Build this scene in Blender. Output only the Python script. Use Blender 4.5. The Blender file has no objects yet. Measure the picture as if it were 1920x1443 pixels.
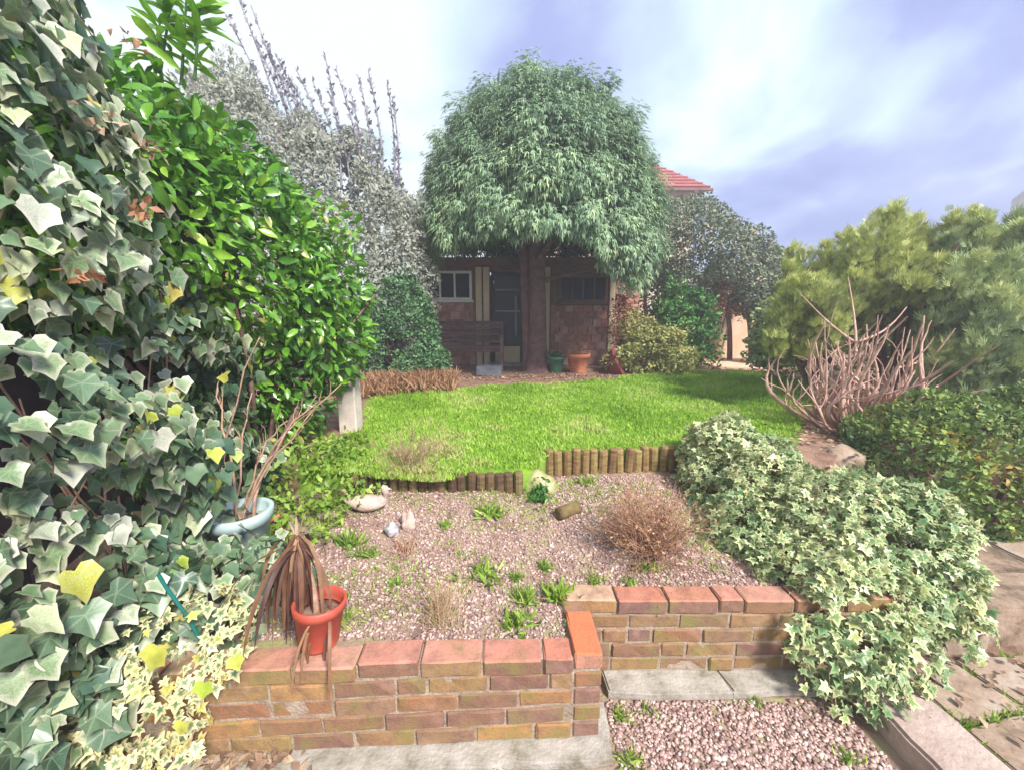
import bpy, bmesh, math, random
import numpy as np
from mathutils import Vector, Matrix

random.seed(7)
rng = np.random.default_rng(11)
R = math.radians
C = bpy.context.scene.collection
SC = bpy.context.scene

# ------------------------------------------------------------------ camera
CAMZ, PITCH, FPX = 1.64, R(10), 750.0          # focal length in pixels of a 1920 wide frame
cam_data = bpy.data.cameras.new('camera')
cam = bpy.data.objects.new('camera', cam_data)
C.objects.link(cam)
cam.location = (0, 0, CAMZ)
cam.rotation_euler = (R(90) - PITCH, 0, 0)
cam_data.sensor_width = 36
cam_data.lens = FPX / 1920 * 36
cam_data.clip_start = 0.02
cam_data.clip_end = 500
SC.camera = cam

# ------------------------------------------------------------------ sky, sun, exposure
SUN_EL, SUN_AZ = R(44), R(142)                  # azimuth clockwise from +Y: behind the camera, to the right
world = bpy.data.worlds.new('World')
SC.world = world
world.use_nodes = True
wn, wl = world.node_tree.nodes, world.node_tree.links
wn.clear()
w_out = wn.new('ShaderNodeOutputWorld')
w_sky = wn.new('ShaderNodeTexSky')
w_sky.sky_type = 'NISHITA'
w_sky.sun_disc = False
w_sky.sun_elevation = SUN_EL
w_sky.sun_rotation = SUN_AZ
w_bg = wn.new('ShaderNodeBackground')
w_bg.inputs['Strength'].default_value = 0.12
w_tc = wn.new('ShaderNodeTexCoord')
w_sep = wn.new('ShaderNodeSeparateXYZ')
wl.new(w_tc.outputs['Generated'], w_sep.inputs[0])
# cloud deck: direction flattened on to a plane overhead, then layered noise
w_add = wn.new('ShaderNodeMath'); w_add.operation = 'ADD'; w_add.inputs[1].default_value = 0.32
w_abs = wn.new('ShaderNodeMath'); w_abs.operation = 'ABSOLUTE'
wl.new(w_sep.outputs['Z'], w_abs.inputs[0]); wl.new(w_abs.outputs[0], w_add.inputs[0])
w_dx = wn.new('ShaderNodeMath'); w_dx.operation = 'DIVIDE'
w_dy = wn.new('ShaderNodeMath'); w_dy.operation = 'DIVIDE'
wl.new(w_sep.outputs['X'], w_dx.inputs[0]); wl.new(w_add.outputs[0], w_dx.inputs[1])
wl.new(w_sep.outputs['Y'], w_dy.inputs[0]); wl.new(w_add.outputs[0], w_dy.inputs[1])
w_com = wn.new('ShaderNodeCombineXYZ')
wl.new(w_dx.outputs[0], w_com.inputs['X']); wl.new(w_dy.outputs[0], w_com.inputs['Y'])
w_n = wn.new('ShaderNodeTexNoise')
w_n.inputs['Scale'].default_value = 1.5
w_n.inputs['Detail'].default_value = 6.0
w_n.inputs['Roughness'].default_value = 0.5
w_n.inputs['Distortion'].default_value = 0.35
w_map = wn.new('ShaderNodeMapping')
w_map.inputs['Location'].default_value = (3.1, 1.4, 0)
wl.new(w_com.outputs[0], w_map.inputs[0]); wl.new(w_map.outputs[0], w_n.inputs['Vector'])
# the deck thins towards -X (bright, white) and thickens towards +X (lavender grey)
w_m1 = wn.new('ShaderNodeMath'); w_m1.operation = 'MULTIPLY_ADD'
w_m1.inputs[1].default_value = 0.36; w_m1.inputs[2].default_value = -0.01
wl.new(w_sep.outputs['X'], w_m1.inputs[0])
w_m2 = wn.new('ShaderNodeMath'); w_m2.operation = 'ADD'
w_k = wn.new('ShaderNodeMath'); w_k.operation = 'MULTIPLY_ADD'; w_k.inputs[1].default_value = 1.55; w_k.inputs[2].default_value = -0.27
wl.new(w_n.outputs['Fac'], w_k.inputs[0])
wl.new(w_m1.outputs[0], w_m2.inputs[0]); wl.new(w_k.outputs[0], w_m2.inputs[1])
w_ramp = wn.new('ShaderNodeValToRGB')
cr = w_ramp.color_ramp
cr.elements[0].position = 0.38; cr.elements[0].color = (0.94, 0.985, 0.985, 1)
cr.elements[1].position = 0.82; cr.elements[1].color = (0.25, 0.29, 0.66, 1)
e = cr.elements.new(0.48); e.color = (0.70, 0.87, 0.95, 1)
e = cr.elements.new(0.58); e.color = (0.55, 0.66, 0.88, 1)
e = cr.elements.new(0.67); e.color = (0.38, 0.43, 0.80, 1)
wl.new(w_m2.outputs[0], w_ramp.inputs[0])
w_cl = wn.new('ShaderNodeBackground')
w_cl.inputs['Strength'].default_value = 0.41
wl.new(w_sky.outputs[0], w_bg.inputs['Color'])
wl.new(w_ramp.outputs[0], w_cl.inputs['Color'])
w_mix = wn.new('ShaderNodeMixShader'); w_mix.inputs[0].default_value = 0.88
wl.new(w_bg.outputs[0], w_mix.inputs[1]); wl.new(w_cl.outputs[0], w_mix.inputs[2])
wl.new(w_mix.outputs[0], w_out.inputs['Surface'])

sun_data = bpy.data.lights.new('sun', 'SUN')
sun_data.energy = 3.0
sun_data.angle = R(12)
sun_data.color = (1.0, 0.95, 0.87)
sun = bpy.data.objects.new('sun', sun_data)
C.objects.link(sun)
sd = Vector((math.sin(SUN_AZ) * math.cos(SUN_EL), math.cos(SUN_AZ) * math.cos(SUN_EL), math.sin(SUN_EL)))
sun.rotation_euler = sd.to_track_quat('Z', 'Y').to_euler()

SC.view_settings.view_transform = 'Standard'
SC.view_settings.look = 'None'
SC.view_settings.exposure = 1.5
SC.view_settings.gamma = 1.0
SC.view_settings.use_curve_mapping = False
SC.render.engine = 'CYCLES'
SC.cycles.use_denoising = True
SC.cycles.max_bounces = 5
SC.cycles.diffuse_bounces = 3
SC.cycles.transparent_max_bounces = 6

# ------------------------------------------------------------------ helpers
def ray(px, py):
    x = (px - 960) / FPX; y = -(py - 721.5) / FPX
    return (x, y * math.sin(PITCH) + math.cos(PITCH), y * math.cos(PITCH) - math.sin(PITCH))
def at(px, py, Y):
    r = ray(px, py); t = Y / r[1]
    return Vector((r[0] * t, Y, CAMZ + r[2] * t))
def atz(px, py, z):
    r = ray(px, py); t = (z - CAMZ) / r[2]
    return Vector((r[0] * t, r[1] * t, z))
def project(P):
    P = np.asarray(P, float)
    d = P - np.array([0, 0, CAMZ])
    zc = d[:, 1] * math.cos(PITCH) - d[:, 2] * math.sin(PITCH)
    yc = d[:, 1] * math.sin(PITCH) + d[:, 2] * math.cos(PITCH)
    zs = np.maximum(zc, 1e-3)
    return 960 + FPX * d[:, 0] / zs, 721.5 - FPX * yc / zs, zc

def tag(o, label=None, cat=None, group=None, kind=None):
    if label: o['label'] = label
    if cat: o['category'] = cat
    if group: o['group'] = group
    if kind: o['kind'] = kind
    return o
def empty(name, loc=(0, 0, 0), rz=0, label=None, cat=None, group=None):
    o = bpy.data.objects.new(name, None)
    C.objects.link(o)
    o.location = loc; o.rotation_euler = (0, 0, rz); o.empty_display_size = 0.1
    return tag(o, label, cat, group, 'thing' if cat else None)
def mesh_obj(name, me, mat=None, parent=None, M=None):
    o = bpy.data.objects.new(name, me)
    C.objects.link(o)
    if mat is not None and not me.materials: me.materials.append(mat)
    if parent is not None: o.parent = parent
    if M is not None: o.matrix_local = M
    return o
def np_mesh(name, V, F, attrs=None, smooth=False):
    """V (n,3); F (m,3) or (m,4) int array, or list of faces"""
    me = bpy.data.meshes.new(name)
    V = np.ascontiguousarray(V, dtype=np.float32)
    if isinstance(F, np.ndarray):
        k = F.shape[1]
        me.vertices.add(len(V)); me.vertices.foreach_set('co', V.ravel())
        me.loops.add(F.size); me.loops.foreach_set('vertex_index', F.ravel().astype(np.int32))
        me.polygons.add(len(F)); me.polygons.foreach_set('loop_start', np.arange(0, F.size, k, dtype=np.int32))
        me.polygons.foreach_set('loop_total', np.full(len(F), k, dtype=np.int32))
        me.update(calc_edges=True)
    else:
        me.from_pydata([tuple(v) for v in V], [], F)
        me.update()
    for n, a in (attrs or {}).items():
        at_ = me.attributes.new(n, 'FLOAT', 'POINT')
        at_.data.foreach_set('value', np.ascontiguousarray(a, dtype=np.float32))
    if smooth: me.polygons.foreach_set('use_smooth', np.ones(len(me.polygons), dtype=bool))
    return me
def bm_mesh(name, bm, smooth=False):
    me = bpy.data.meshes.new(name)
    bm.to_mesh(me); bm.free()
    if smooth: me.polygons.foreach_set('use_smooth', np.ones(len(me.polygons), dtype=bool))
    return me
def box_bm(sx, sy, sz, bevel=0.0, center=(0, 0, 0), seg=1, jit=0.0):
    bm = bmesh.new()
    bmesh.ops.create_cube(bm, size=1)
    for v in bm.verts:
        v.co = Vector((v.co.x * sx + center[0], v.co.y * sy + center[1], v.co.z * sz + center[2]))
    if bevel: bmesh.ops.bevel(bm, geom=list(bm.edges), offset=bevel, segments=seg, affect='EDGES')
    if jit:
        for v in bm.verts: v.co += Vector((random.uniform(-jit, jit), random.uniform(-jit, jit), random.uniform(-jit, jit)))
    return bm
def box(name, mat, lo, hi, parent=None, bevel=0.004, rz=0):
    lo, hi = Vector(lo), Vector(hi); c = (lo + hi) / 2; s = hi - lo
    me = bm_mesh(name, box_bm(abs(s.x), abs(s.y), abs(s.z), min(bevel, 0.45 * min(abs(s.x), abs(s.y), abs(s.z)))))
    return mesh_obj(name, me, mat, parent, Matrix.Translation(c) @ Matrix.Rotation(rz, 4, 'Z'))
def tube_np(pts, rad, sides=6):
    pts = np.asarray(pts, float); n = len(pts)
    rad = np.broadcast_to(np.asarray(rad, float), (n,))
    T = np.gradient(pts, axis=0); T /= np.linalg.norm(T, axis=1, keepdims=True) + 1e-9
    ref = np.array([0.31, 0.17, 0.93]) if abs(T[0] @ np.array([0.31, 0.17, 0.93])) < 0.95 else np.array([1., 0, 0])
    U = np.cross(T, ref); U /= np.linalg.norm(U, axis=1, keepdims=True) + 1e-9
    W = np.cross(T, U)
    a = np.linspace(0, 2 * math.pi, sides, endpoint=False)
    V = (pts[:, None] + rad[:, None, None] * (np.cos(a)[None, :, None] * U[:, None] + np.sin(a)[None, :, None] * W[:, None])).reshape(-1, 3)
    i = np.arange(n - 1)[:, None] * sides; j = np.arange(sides)[None]; k = (j + 1) % sides
    q = np.stack([i + j, i + k, i + sides + k, i + sides + j], -1).reshape(-1, 4)
    t = np.concatenate([q[:, [0, 1, 2]], q[:, [0, 2, 3]]])
    return V, t
def tubes(name, curves, mat, parent=None, sides=6):
    Vs, Fs, o = [], [], 0
    for p, r in curves:
        v, f = tube_np(p, r, sides); Vs.append(v); Fs.append(f + o); o += len(v)
    return mesh_obj(name, np_mesh(name, np.concatenate(Vs), np.concatenate(Fs), smooth=True), mat, parent)
def bend(p0, d, length, n=7, wob=0.15, up=0.0, seed=None):
    """a wandering branch"""
    r = np.random.default_rng(seed) if seed is not None else rng
    p = np.array(p0, float); d = np.array(d, float); d /= np.linalg.norm(d)
    out = [p.copy()]; st = length / (n - 1)
    for _ in range(n - 1):
        d = d + r.normal(0, wob, 3) + np.array([0, 0, up]); d /= np.linalg.norm(d)
        p = p + d * st; out.append(p.copy())
    return np.array(out)
def lathe(name, prof, mat, parent=None, seg=28, M=None):
    V, F = [], []
    n = len(prof)
    for r, z in prof:
        for k in range(seg):
            a = 2 * math.pi * k / seg; V.append((r * math.cos(a), r * math.sin(a), z))
    for i in range(n - 1):
        for k in range(seg):
            F.append((i * seg + k, i * seg + (k + 1) % seg, (i + 1) * seg + (k + 1) % seg, (i + 1) * seg + k))
    F.append(tuple(range(seg))[::-1]); F.append(tuple((n - 1) * seg + k for k in range(seg)))
    me = np_mesh(name, np.array(V), F, smooth=True)
    return mesh_obj(name, me, mat, parent, M)
def vnoise(P, s, seed=0):
    """cheap smooth 3D noise from sines, about -1..1"""
    r = np.random.default_rng(seed)
    P = np.asarray(P, float) * s; out = 0
    for a in (1.0, 0.6, 0.4):
        k = r.normal(0, 1, (4, 3)); ph = r.uniform(0, 6.28, 4)
        out = out + a * np.mean(np.sin(P @ k.T * 2.2 / a + ph), axis=1)
    return out

# ------------------------------------------------------------------ materials
def new_mat(name):
    m = bpy.data.materials.new(name); m.use_nodes = True
    n, l = m.node_tree.nodes, m.node_tree.links
    return m, n, l, n['Principled BSDF']
def ramp(n, stops, interp='LINEAR'):
    r = n.new('ShaderNodeValToRGB'); c = r.color_ramp; c.interpolation = interp
    c.elements[0].position = stops[0][0]; c.elements[0].color = (*stops[0][1], 1)
    c.elements[1].position = stops[-1][0]; c.elements[1].color = (*stops[-1][1], 1)
    for p, col in stops[1:-1]:
        q = c.elements.new(p); q.color = (*col, 1)
    return r
def noise_mat(name, stops, scale=8, detail=6, rough=0.85, bump=0.3, bscale=60, spec=0.25, use_random=0.0, bdist=0.01):
    m, n, l, b = new_mat(name)
    tc = n.new('ShaderNodeTexCoord')
    src = tc.outputs['Object']
    nz = n.new('ShaderNodeTexNoise'); nz.inputs['Scale'].default_value = scale; nz.inputs['Detail'].default_value = detail
    nz.inputs['Roughness'].default_value = 0.62
    oi = n.new('ShaderNodeObjectInfo')
    va = n.new('ShaderNodeVectorMath'); va.operation = 'ADD'
    vs = n.new('ShaderNodeVectorMath'); vs.operation = 'SCALE'; vs.inputs[0].default_value = (37, 53, 71)
    l.new(oi.outputs['Random'], vs.inputs['Scale']); l.new(src, va.inputs[0]); l.new(vs.outputs[0], va.inputs[1])
    l.new(va.outputs[0], nz.inputs['Vector'])
    fac = nz.outputs['Fac']
    if use_random:
        mr = n.new('ShaderNodeMath'); mr.operation = 'MULTIPLY_ADD'; mr.inputs[1].default_value = use_random; mr.inputs[2].default_value = -use_random / 2
        l.new(oi.outputs['Random'], mr.inputs[0])
        ad = n.new('ShaderNodeMath'); ad.operation = 'ADD'
        l.new(mr.outputs[0], ad.inputs[0]); l.new(fac, ad.inputs[1]); fac = ad.outputs[0]
    r = ramp(n, stops); l.new(fac, r.inputs[0]); l.new(r.outputs[0], b.inputs['Base Color'])
    b.inputs['Roughness'].default_value = rough
    b.inputs['Specular IOR Level'].default_value = spec
    if bump:
        n2 = n.new('ShaderNodeTexNoise'); n2.inputs['Scale'].default_value = bscale; n2.inputs['Detail'].default_value = 5
        l.new(va.outputs[0], n2.inputs['Vector'])
        bp = n.new('ShaderNodeBump'); bp.inputs['Strength'].default_value = bump; bp.inputs['Distance'].default_value = bdist
        l.new(n2.outputs['Fac'], bp.inputs['Height']); l.new(bp.outputs[0], b.inputs['Normal'])
    return m
def leaf_mat(name, stops, margin=None, rough=0.42, spec=0.45, trans=0.25, medge=(0.55, 0.8), vein=0.0):
    """colour per leaf from attribute rnd, along the blade from attribute edge (0 midrib, 1 margin)"""
    m, n, l, b = new_mat(name)
    a = n.new('ShaderNodeAttribute'); a.attribute_name = 'rnd'
    r = ramp(n, stops); l.new(a.outputs['Fac'], r.inputs[0])
    col = r.outputs[0]
    e = n.new('ShaderNodeAttribute'); e.attribute_name = 'edge'
    tc = n.new('ShaderNodeTexCoord')
    nz = n.new('ShaderNodeTexNoise'); nz.inputs['Scale'].default_value = 26; nz.inputs['Detail'].default_value = 3
    l.new(tc.outputs['Object'], nz.inputs['Vector'])
    # mottling
    hv = n.new('ShaderNodeHueSaturation')
    mv = n.new('ShaderNodeMapRange'); mv.inputs['From Min'].default_value = 0.3; mv.inputs['From Max'].default_value = 0.7
    mv.inputs['To Min'].default_value = 0.75; mv.inputs['To Max'].default_value = 1.25
    l.new(nz.outputs['Fac'], mv.inputs['Value']); l.new(mv.outputs[0], hv.inputs['Value'])
    l.new(col, hv.inputs['Color']); col = hv.outputs[0]
    if margin is not None:
        ad = n.new('ShaderNodeMath'); ad.operation = 'MULTIPLY_ADD'; ad.inputs[1].default_value = 0.5; ad.inputs[2].default_value = -0.25
        l.new(nz.outputs['Fac'], ad.inputs[0])
        a2 = n.new('ShaderNodeMath'); a2.operation = 'ADD'; l.new(ad.outputs[0], a2.inputs[0]); l.new(e.outputs['Fac'], a2.inputs[1])
        mr = n.new('ShaderNodeMapRange'); mr.inputs['From Min'].default_value = medge[0]; mr.inputs['From Max'].default_value = medge[1]
        l.new(a2.outputs[0], mr.inputs['Value'])
        mx = n.new('ShaderNodeMix'); mx.data_type = 'RGBA'
        l.new(mr.outputs[0], mx.inputs[0]); l.new(col, mx.inputs[6])
        mg = ramp(n, margin); l.new(a.outputs['Fac'], mg.inputs[0]); l.new(mg.outputs[0], mx.inputs[7])
        col = mx.outputs[2]
    if vein:
        va = n.new('ShaderNodeAttribute'); va.attribute_name = 'vein'
        pw = n.new('ShaderNodeMath'); pw.operation = 'POWER'; pw.inputs[1].default_value = 5.0; l.new(va.outputs['Fac'], pw.inputs[0])
        mu = n.new('ShaderNodeMath'); mu.operation = 'MULTIPLY'; mu.inputs[1].default_value = vein; l.new(pw.outputs[0], mu.inputs[0])
        mx = n.new('ShaderNodeMix'); mx.data_type = 'RGBA'
        l.new(mu.outputs[0], mx.inputs[0]); l.new(col, mx.inputs[6]); mx.inputs[7].default_value = (0.40, 0.45, 0.30, 1)
        col = mx.outputs[2]
    l.new(col, b.inputs['Base Color'])
    b.inputs['Roughness'].default_value = rough
    b.inputs['Specular IOR Level'].default_value = spec
    if trans:
        t = n.new('ShaderNodeBsdfTranslucent'); l.new(col, t.inputs['Color'])
        ms = n.new('ShaderNodeMixShader'); ms.inputs[0].default_value = trans
        l.new(b.outputs[0], ms.inputs[1]); l.new(t.outputs[0], ms.inputs[2])
        l.new(ms.outputs[0], n['Material Output'].inputs['Surface'])
    return m

BARK = noise_mat('bark', [(0.3, (0.11, 0.065, 0.055)), (0.7, (0.27, 0.16, 0.14))], 14, bump=0.7, bscale=40)
TRUNKB = noise_mat('cypress_bark', [(0.3, (0.12, 0.06, 0.06)), (0.7, (0.26, 0.14, 0.14))], 9, bump=0.8, bscale=30)
TWIG = noise_mat('pale_twig', [(0.3, (0.26, 0.15, 0.10)), (0.7, (0.50, 0.33, 0.24))], 20, bump=0.4)
PINKBARK = noise_mat('pinkish_bark', [(0.3, (0.34, 0.18, 0.145)), (0.7, (0.62, 0.42, 0.35))], 12, bump=0.6, bscale=50)
BROWNTWIG = noise_mat('brown_twig', [(0.3, (0.30, 0.15, 0.095)), (0.7, (0.52, 0.31, 0.21))], 6, bump=0)
STRAW = noise_mat('straw', [(0.3, (0.42, 0.28, 0.15)), (0.7, (0.66, 0.50, 0.32))], 9, bump=0)
SOIL = noise_mat('soil', [(0.3, (0.12, 0.07, 0.05)), (0.7, (0.28, 0.18, 0.13))], 10, bump=0.8, bscale=50)
CONCRETE = noise_mat('concrete', [(0.28, (0.15, 0.14, 0.09)), (0.45, (0.31, 0.28, 0.24)), (0.7, (0.45, 0.41, 0.38))], 10, bump=0.5, bscale=70)
KERBM = noise_mat('kerb_concrete', [(0.25, (0.27, 0.19, 0.16)), (0.75, (0.52, 0.42, 0.38))], 6, bump=0.6, bscale=55)
FLAG = noise_mat('flagstone', [(0.28, (0.13, 0.095, 0.065)), (0.42, (0.27, 0.19, 0.14)), (0.6, (0.36, 0.27, 0.21)), (0.75, (0.38, 0.34, 0.30))], 9, bump=0.5, bscale=45, use_random=0.3)
MORTAR = noise_mat('mortar', [(0.3, (0.22, 0.16, 0.12)), (0.7, (0.42, 0.34, 0.27))], 20, bump=0.6, bscale=90)

def brick_mat(name, hues, moss=0.0, dirt=0.35):
    m, n, l, b = new_mat(name)
    oi = n.new('ShaderNodeObjectInfo'); tc = n.new('ShaderNodeTexCoord')
    vs = n.new('ShaderNodeVectorMath'); vs.operation = 'SCALE'; vs.inputs[0].default_value = (37, 53, 71)
    va = n.new('ShaderNodeVectorMath'); va.operation = 'ADD'
    l.new(oi.outputs['Random'], vs.inputs['Scale']); l.new(tc.outputs['Object'], va.inputs[0]); l.new(vs.outputs[0], va.inputs[1])
    r = ramp(n, hues); l.new(oi.outputs['Random'], r.inputs[0])
    def nz(sc, de=5):
        q = n.new('ShaderNodeTexNoise'); q.inputs['Scale'].default_value = sc; q.inputs['Detail'].default_value = de
        q.inputs['Roughness'].default_value = 0.65; l.new(va.outputs[0], q.inputs['Vector']); return q
    n1, n2, n3 = nz(21), nz(85), nz(8)
    def mixc(fac, c1, c2, lo, hi, top):
        mr = n.new('ShaderNodeMapRange'); mr.inputs['From Min'].default_value = lo; mr.inputs['From Max'].default_value = hi; mr.inputs['To Max'].default_value = top
        l.new(fac, mr.inputs['Value'])
        mx = n.new('ShaderNodeMix'); mx.data_type = 'RGBA'
        l.new(mr.outputs[0], mx.inputs[0]); l.new(c1, mx.inputs[6]); mx.inputs[7].default_value = (*c2, 1)
        return mx.outputs[2]
    c = mixc(n1.outputs['Fac'], r.outputs[0], (0.13, 0.075, 0.065), 0.45, 0.75, dirt * 1.6)
    c = mixc(n3.outputs['Fac'], c, (0.46, 0.34, 0.26), 0.56, 0.76, 0.35)
    if moss: c = mixc(n3.outputs['Fac'], c, (0.20, 0.21, 0.05), 0.50, 0.30, moss)
    c = mixc(n2.outputs['Fac'], c, (0.14, 0.085, 0.07), 0.55, 0.8, 0.5)
    l.new(c, b.inputs['Base Color'])
    b.inputs['Roughness'].default_value = 0.9; b.inputs['Specular IOR Level'].default_value = 0.2
    bp = n.new('ShaderNodeBump'); bp.inputs['Strength'].default_value = 0.6; bp.inputs['Distance'].default_value = 0.006
    l.new(n2.outputs['Fac'], bp.inputs['Height']); l.new(bp.outputs[0], b.inputs['Normal'])
    return m
BRICK = brick_mat('brick_face', [(0.0, (0.21, 0.11, 0.085)), (0.2, (0.26, 0.145, 0.08)), (0.4, (0.30, 0.19, 0.085)), (0.6, (0.22, 0.12, 0.10)), (0.8, (0.37, 0.21, 0.085)), (1.0, (0.25, 0.12, 0.075))], moss=0.6, dirt=0.45)
COPING = brick_mat('brick_coping', [(0.0, (0.42, 0.17, 0.125)), (0.3, (0.48, 0.26, 0.20)), (0.6, (0.44, 0.17, 0.115)), (0.8, (0.47, 0.32, 0.22)), (1.0, (0.50, 0.22, 0.15))], moss=0.3, dirt=0.35)
ORANGE = brick_mat('brick_orange', [(0.0, (0.56, 0.16, 0.075)), (1.0, (0.56, 0.17, 0.085))], dirt=0.2)

# leaf colours
M_IVY = leaf_mat('ivy_leaf', [(0.0, (0.050, 0.110, 0.065)), (0.3, (0.095, 0.170, 0.100)), (0.5, (0.14, 0.24, 0.115)), (0.66, (0.20, 0.30, 0.14)), (0.80, (0.28, 0.35, 0.21)), (0.93, (0.44, 0.47, 0.38)), (0.96, (0.34, 0.46, 0.05)), (1.0, (0.52, 0.44, 0.10))],
                 margin=[(0.0, (0.06, 0.12, 0.07)), (0.45, (0.14, 0.21, 0.12)), (0.62, (0.46, 0.47, 0.33)), (0.93, (0.58, 0.56, 0.48)), (0.96, (0.40, 0.50, 0.08)), (1.0, (0.58, 0.48, 0.14))], medge=(0.62, 0.92), rough=0.40, spec=0.7, trans=0.18, vein=0.55)
M_LAUREL = leaf_mat('laurel_leaf', [(0.0, (0.05, 0.16, 0.03)), (0.4, (0.12, 0.31, 0.03)), (0.75, (0.22, 0.45, 0.04)), (0.93, (0.36, 0.54, 0.08)), (1.0, (0.42, 0.42, 0.12))],
                    rough=0.30, spec=0.75, trans=0.28, vein=0.3)
M_VAR = leaf_mat('variegated_ivy_leaf', [(0.0, (0.09, 0.17, 0.07)), (0.5, (0.17, 0.26, 0.11)), (0.85, (0.30, 0.36, 0.12)), (1.0, (0.50, 0.46, 0.10))],
                 margin=[(0.0, (0.58, 0.54, 0.30)), (0.7, (0.68, 0.64, 0.38)), (1.0, (0.66, 0.56, 0.18))], rough=0.45, trans=0.2, medge=(0.30, 0.62))
M_MOUND = leaf_mat('ivy_mound_leaf', [(0.0, (0.07, 0.16, 0.06)), (0.4, (0.14, 0.25, 0.085)), (0.75, (0.24, 0.36, 0.11)), (0.93, (0.38, 0.44, 0.11)), (1.0, (0.50, 0.30, 0.13))],
                   margin=[(0.0, (0.14, 0.26, 0.10)), (0.3, (0.32, 0.40, 0.19)), (0.55, (0.56, 0.57, 0.32)), (1.0, (0.66, 0.62, 0.36))], rough=0.40, spec=0.6, trans=0.2, medge=(0.42, 0.75))
M_CYP = leaf_mat('cypress_foliage', [(0.0, (0.12, 0.20, 0.12)), (0.5, (0.24, 0.37, 0.21)), (0.85, (0.38, 0.51, 0.28)), (1.0, (0.50, 0.58, 0.30))], rough=0.6, trans=0.2)
M_GREY = leaf_mat('grey_foliage', [(0.0, (0.29, 0.31, 0.26)), (0.5, (0.40, 0.42, 0.35)), (0.85, (0.49, 0.49, 0.43)), (1.0, (0.54, 0.50, 0.46))], rough=0.8, spec=0.1, trans=0.4)
M_SPIKE = leaf_mat('spike_foliage', [(0.0, (0.28, 0.27, 0.32)), (1.0, (0.46, 0.43, 0.50))], rough=0.7, trans=0.1)
M_DARK = leaf_mat('dark_foliage', [(0.0, (0.035, 0.085, 0.045)), (0.6, (0.075, 0.165, 0.065)), (1.0, (0.14, 0.26, 0.10))], rough=0.5, trans=0.15)
M_DOME = leaf_mat('dome_foliage', [(0.0, (0.05, 0.12, 0.06)), (0.6, (0.10, 0.22, 0.09)), (1.0, (0.19, 0.33, 0.13))], rough=0.5, trans=0.2)
M_OLIVE = leaf_mat('olive_foliage', [(0.0, (0.07, 0.11, 0.075)), (0.5, (0.18, 0.22, 0.14)), (0.85, (0.34, 0.35, 0.23)), (1.0, (0.48, 0.38, 0.28))], rough=0.55, trans=0.2)
M_CON = leaf_mat('conifer_foliage', [(0.0, (0.19, 0.19, 0.09)), (0.3, (0.28, 0.33, 0.11)), (0.7, (0.44, 0.50, 0.14)), (1.0, (0.60, 0.60, 0.22))], rough=0.65, trans=0.2)
M_CON2 = leaf_mat('conifer_foliage_green', [(0.0, (0.14, 0.18, 0.10)), (0.5, (0.28, 0.37, 0.16)), (1.0, (0.48, 0.54, 0.22))], rough=0.65, trans=0.2)
M_YEW = leaf_mat('yew_foliage', [(0.0, (0.07, 0.13, 0.045)), (0.5, (0.16, 0.25, 0.06)), (0.9, (0.32, 0.38, 0.08)), (1.0, (0.44, 0.29, 0.08))], rough=0.6, trans=0.2)
M_YELLOW = leaf_mat('yellow_foliage', [(0.0, (0.15, 0.18, 0.05)), (0.5, (0.33, 0.34, 0.10)), (1.0, (0.55, 0.50, 0.20))], rough=0.55, trans=0.2)
M_GREEN = leaf_mat('green_foliage', [(0.0, (0.03, 0.10, 0.025)), (0.6, (0.075, 0.23, 0.04)), (1.0, (0.16, 0.36, 0.06))], rough=0.45, trans=0.25)
M_RED = leaf_mat('red_foliage', [(0.0, (0.20, 0.07, 0.045)), (0.6, (0.36, 0.15, 0.08)), (1.0, (0.50, 0.27, 0.14))], rough=0.6, trans=0.2)
M_BROWN = leaf_mat('brown_foliage', [(0.0, (0.25, 0.12, 0.065)), (0.6, (0.44, 0.25, 0.14)), (1.0, (0.58, 0.42, 0.26))], rough=0.8, trans=0.15)
M_WEED = leaf_mat('weed_leaf', [(0.0, (0.12, 0.22, 0.03)), (0.6, (0.25, 0.40, 0.05)), (1.0, (0.45, 0.50, 0.13))], rough=0.5, trans=0.3)
M_GRASS = leaf_mat('grass_blade', [(0.0, (0.15, 0.28, 0.02)), (0.45, (0.31, 0.51, 0.05)), (0.75, (0.42, 0.59, 0.11)), (1.0, (0.52, 0.50, 0.22))], rough=0.55, spec=0.3, trans=0.35)
M_DEAD = leaf_mat('dead_strap_leaf', [(0.0, (0.07, 0.03, 0.025)), (0.5, (0.19, 0.09, 0.05)), (0.85, (0.30, 0.17, 0.09)), (1.0, (0.46, 0.34, 0.30))], rough=0.6, trans=0.1)
M_LITTER = leaf_mat('litter', [(0.0, (0.13, 0.07, 0.05)), (0.6, (0.32, 0.20, 0.13)), (1.0, (0.50, 0.38, 0.26))], rough=0.8, trans=0.1)

# ------------------------------------------------------------------ leaf templates: verts, tris, edge value
def tmpl_fan(outline, centre, curl=-0.10, tipdrop=-0.10):
    pts = [centre] + list(outline)
    V = []
    for i, (x, y) in enumerate(pts):
        z = 0 if i == 0 else curl * (abs(x) * 2) ** 1.5 + tipdrop * max(0, y) ** 2
        V.append((x, y, z))
    n = len(outline)
    F = [(0, 1 + i, 1 + (i + 1) % n) for i in range(n)]
    return np.array(V), np.array(F), np.array([0.] + [1.] * n)
_half = [(0.0, 0.10), (0.16, -0.03), (0.40, 0.02), (0.44, 0.24), (0.50, 0.46), (0.30, 0.60), (0.14, 0.82), (0.0, 1.0)]
T_IVY = tmpl_fan(_half + [(-x, y) for x, y in _half[-2:0:-1]], (0, 0.36), 0.16, -0.16)
_half = [(0.0, 0.14), (0.18, -0.05), (0.42, 0.00), (0.27, 0.24), (0.55, 0.44), (0.20, 0.52), (0.13, 0.72), (0.0, 1.0)]
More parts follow.
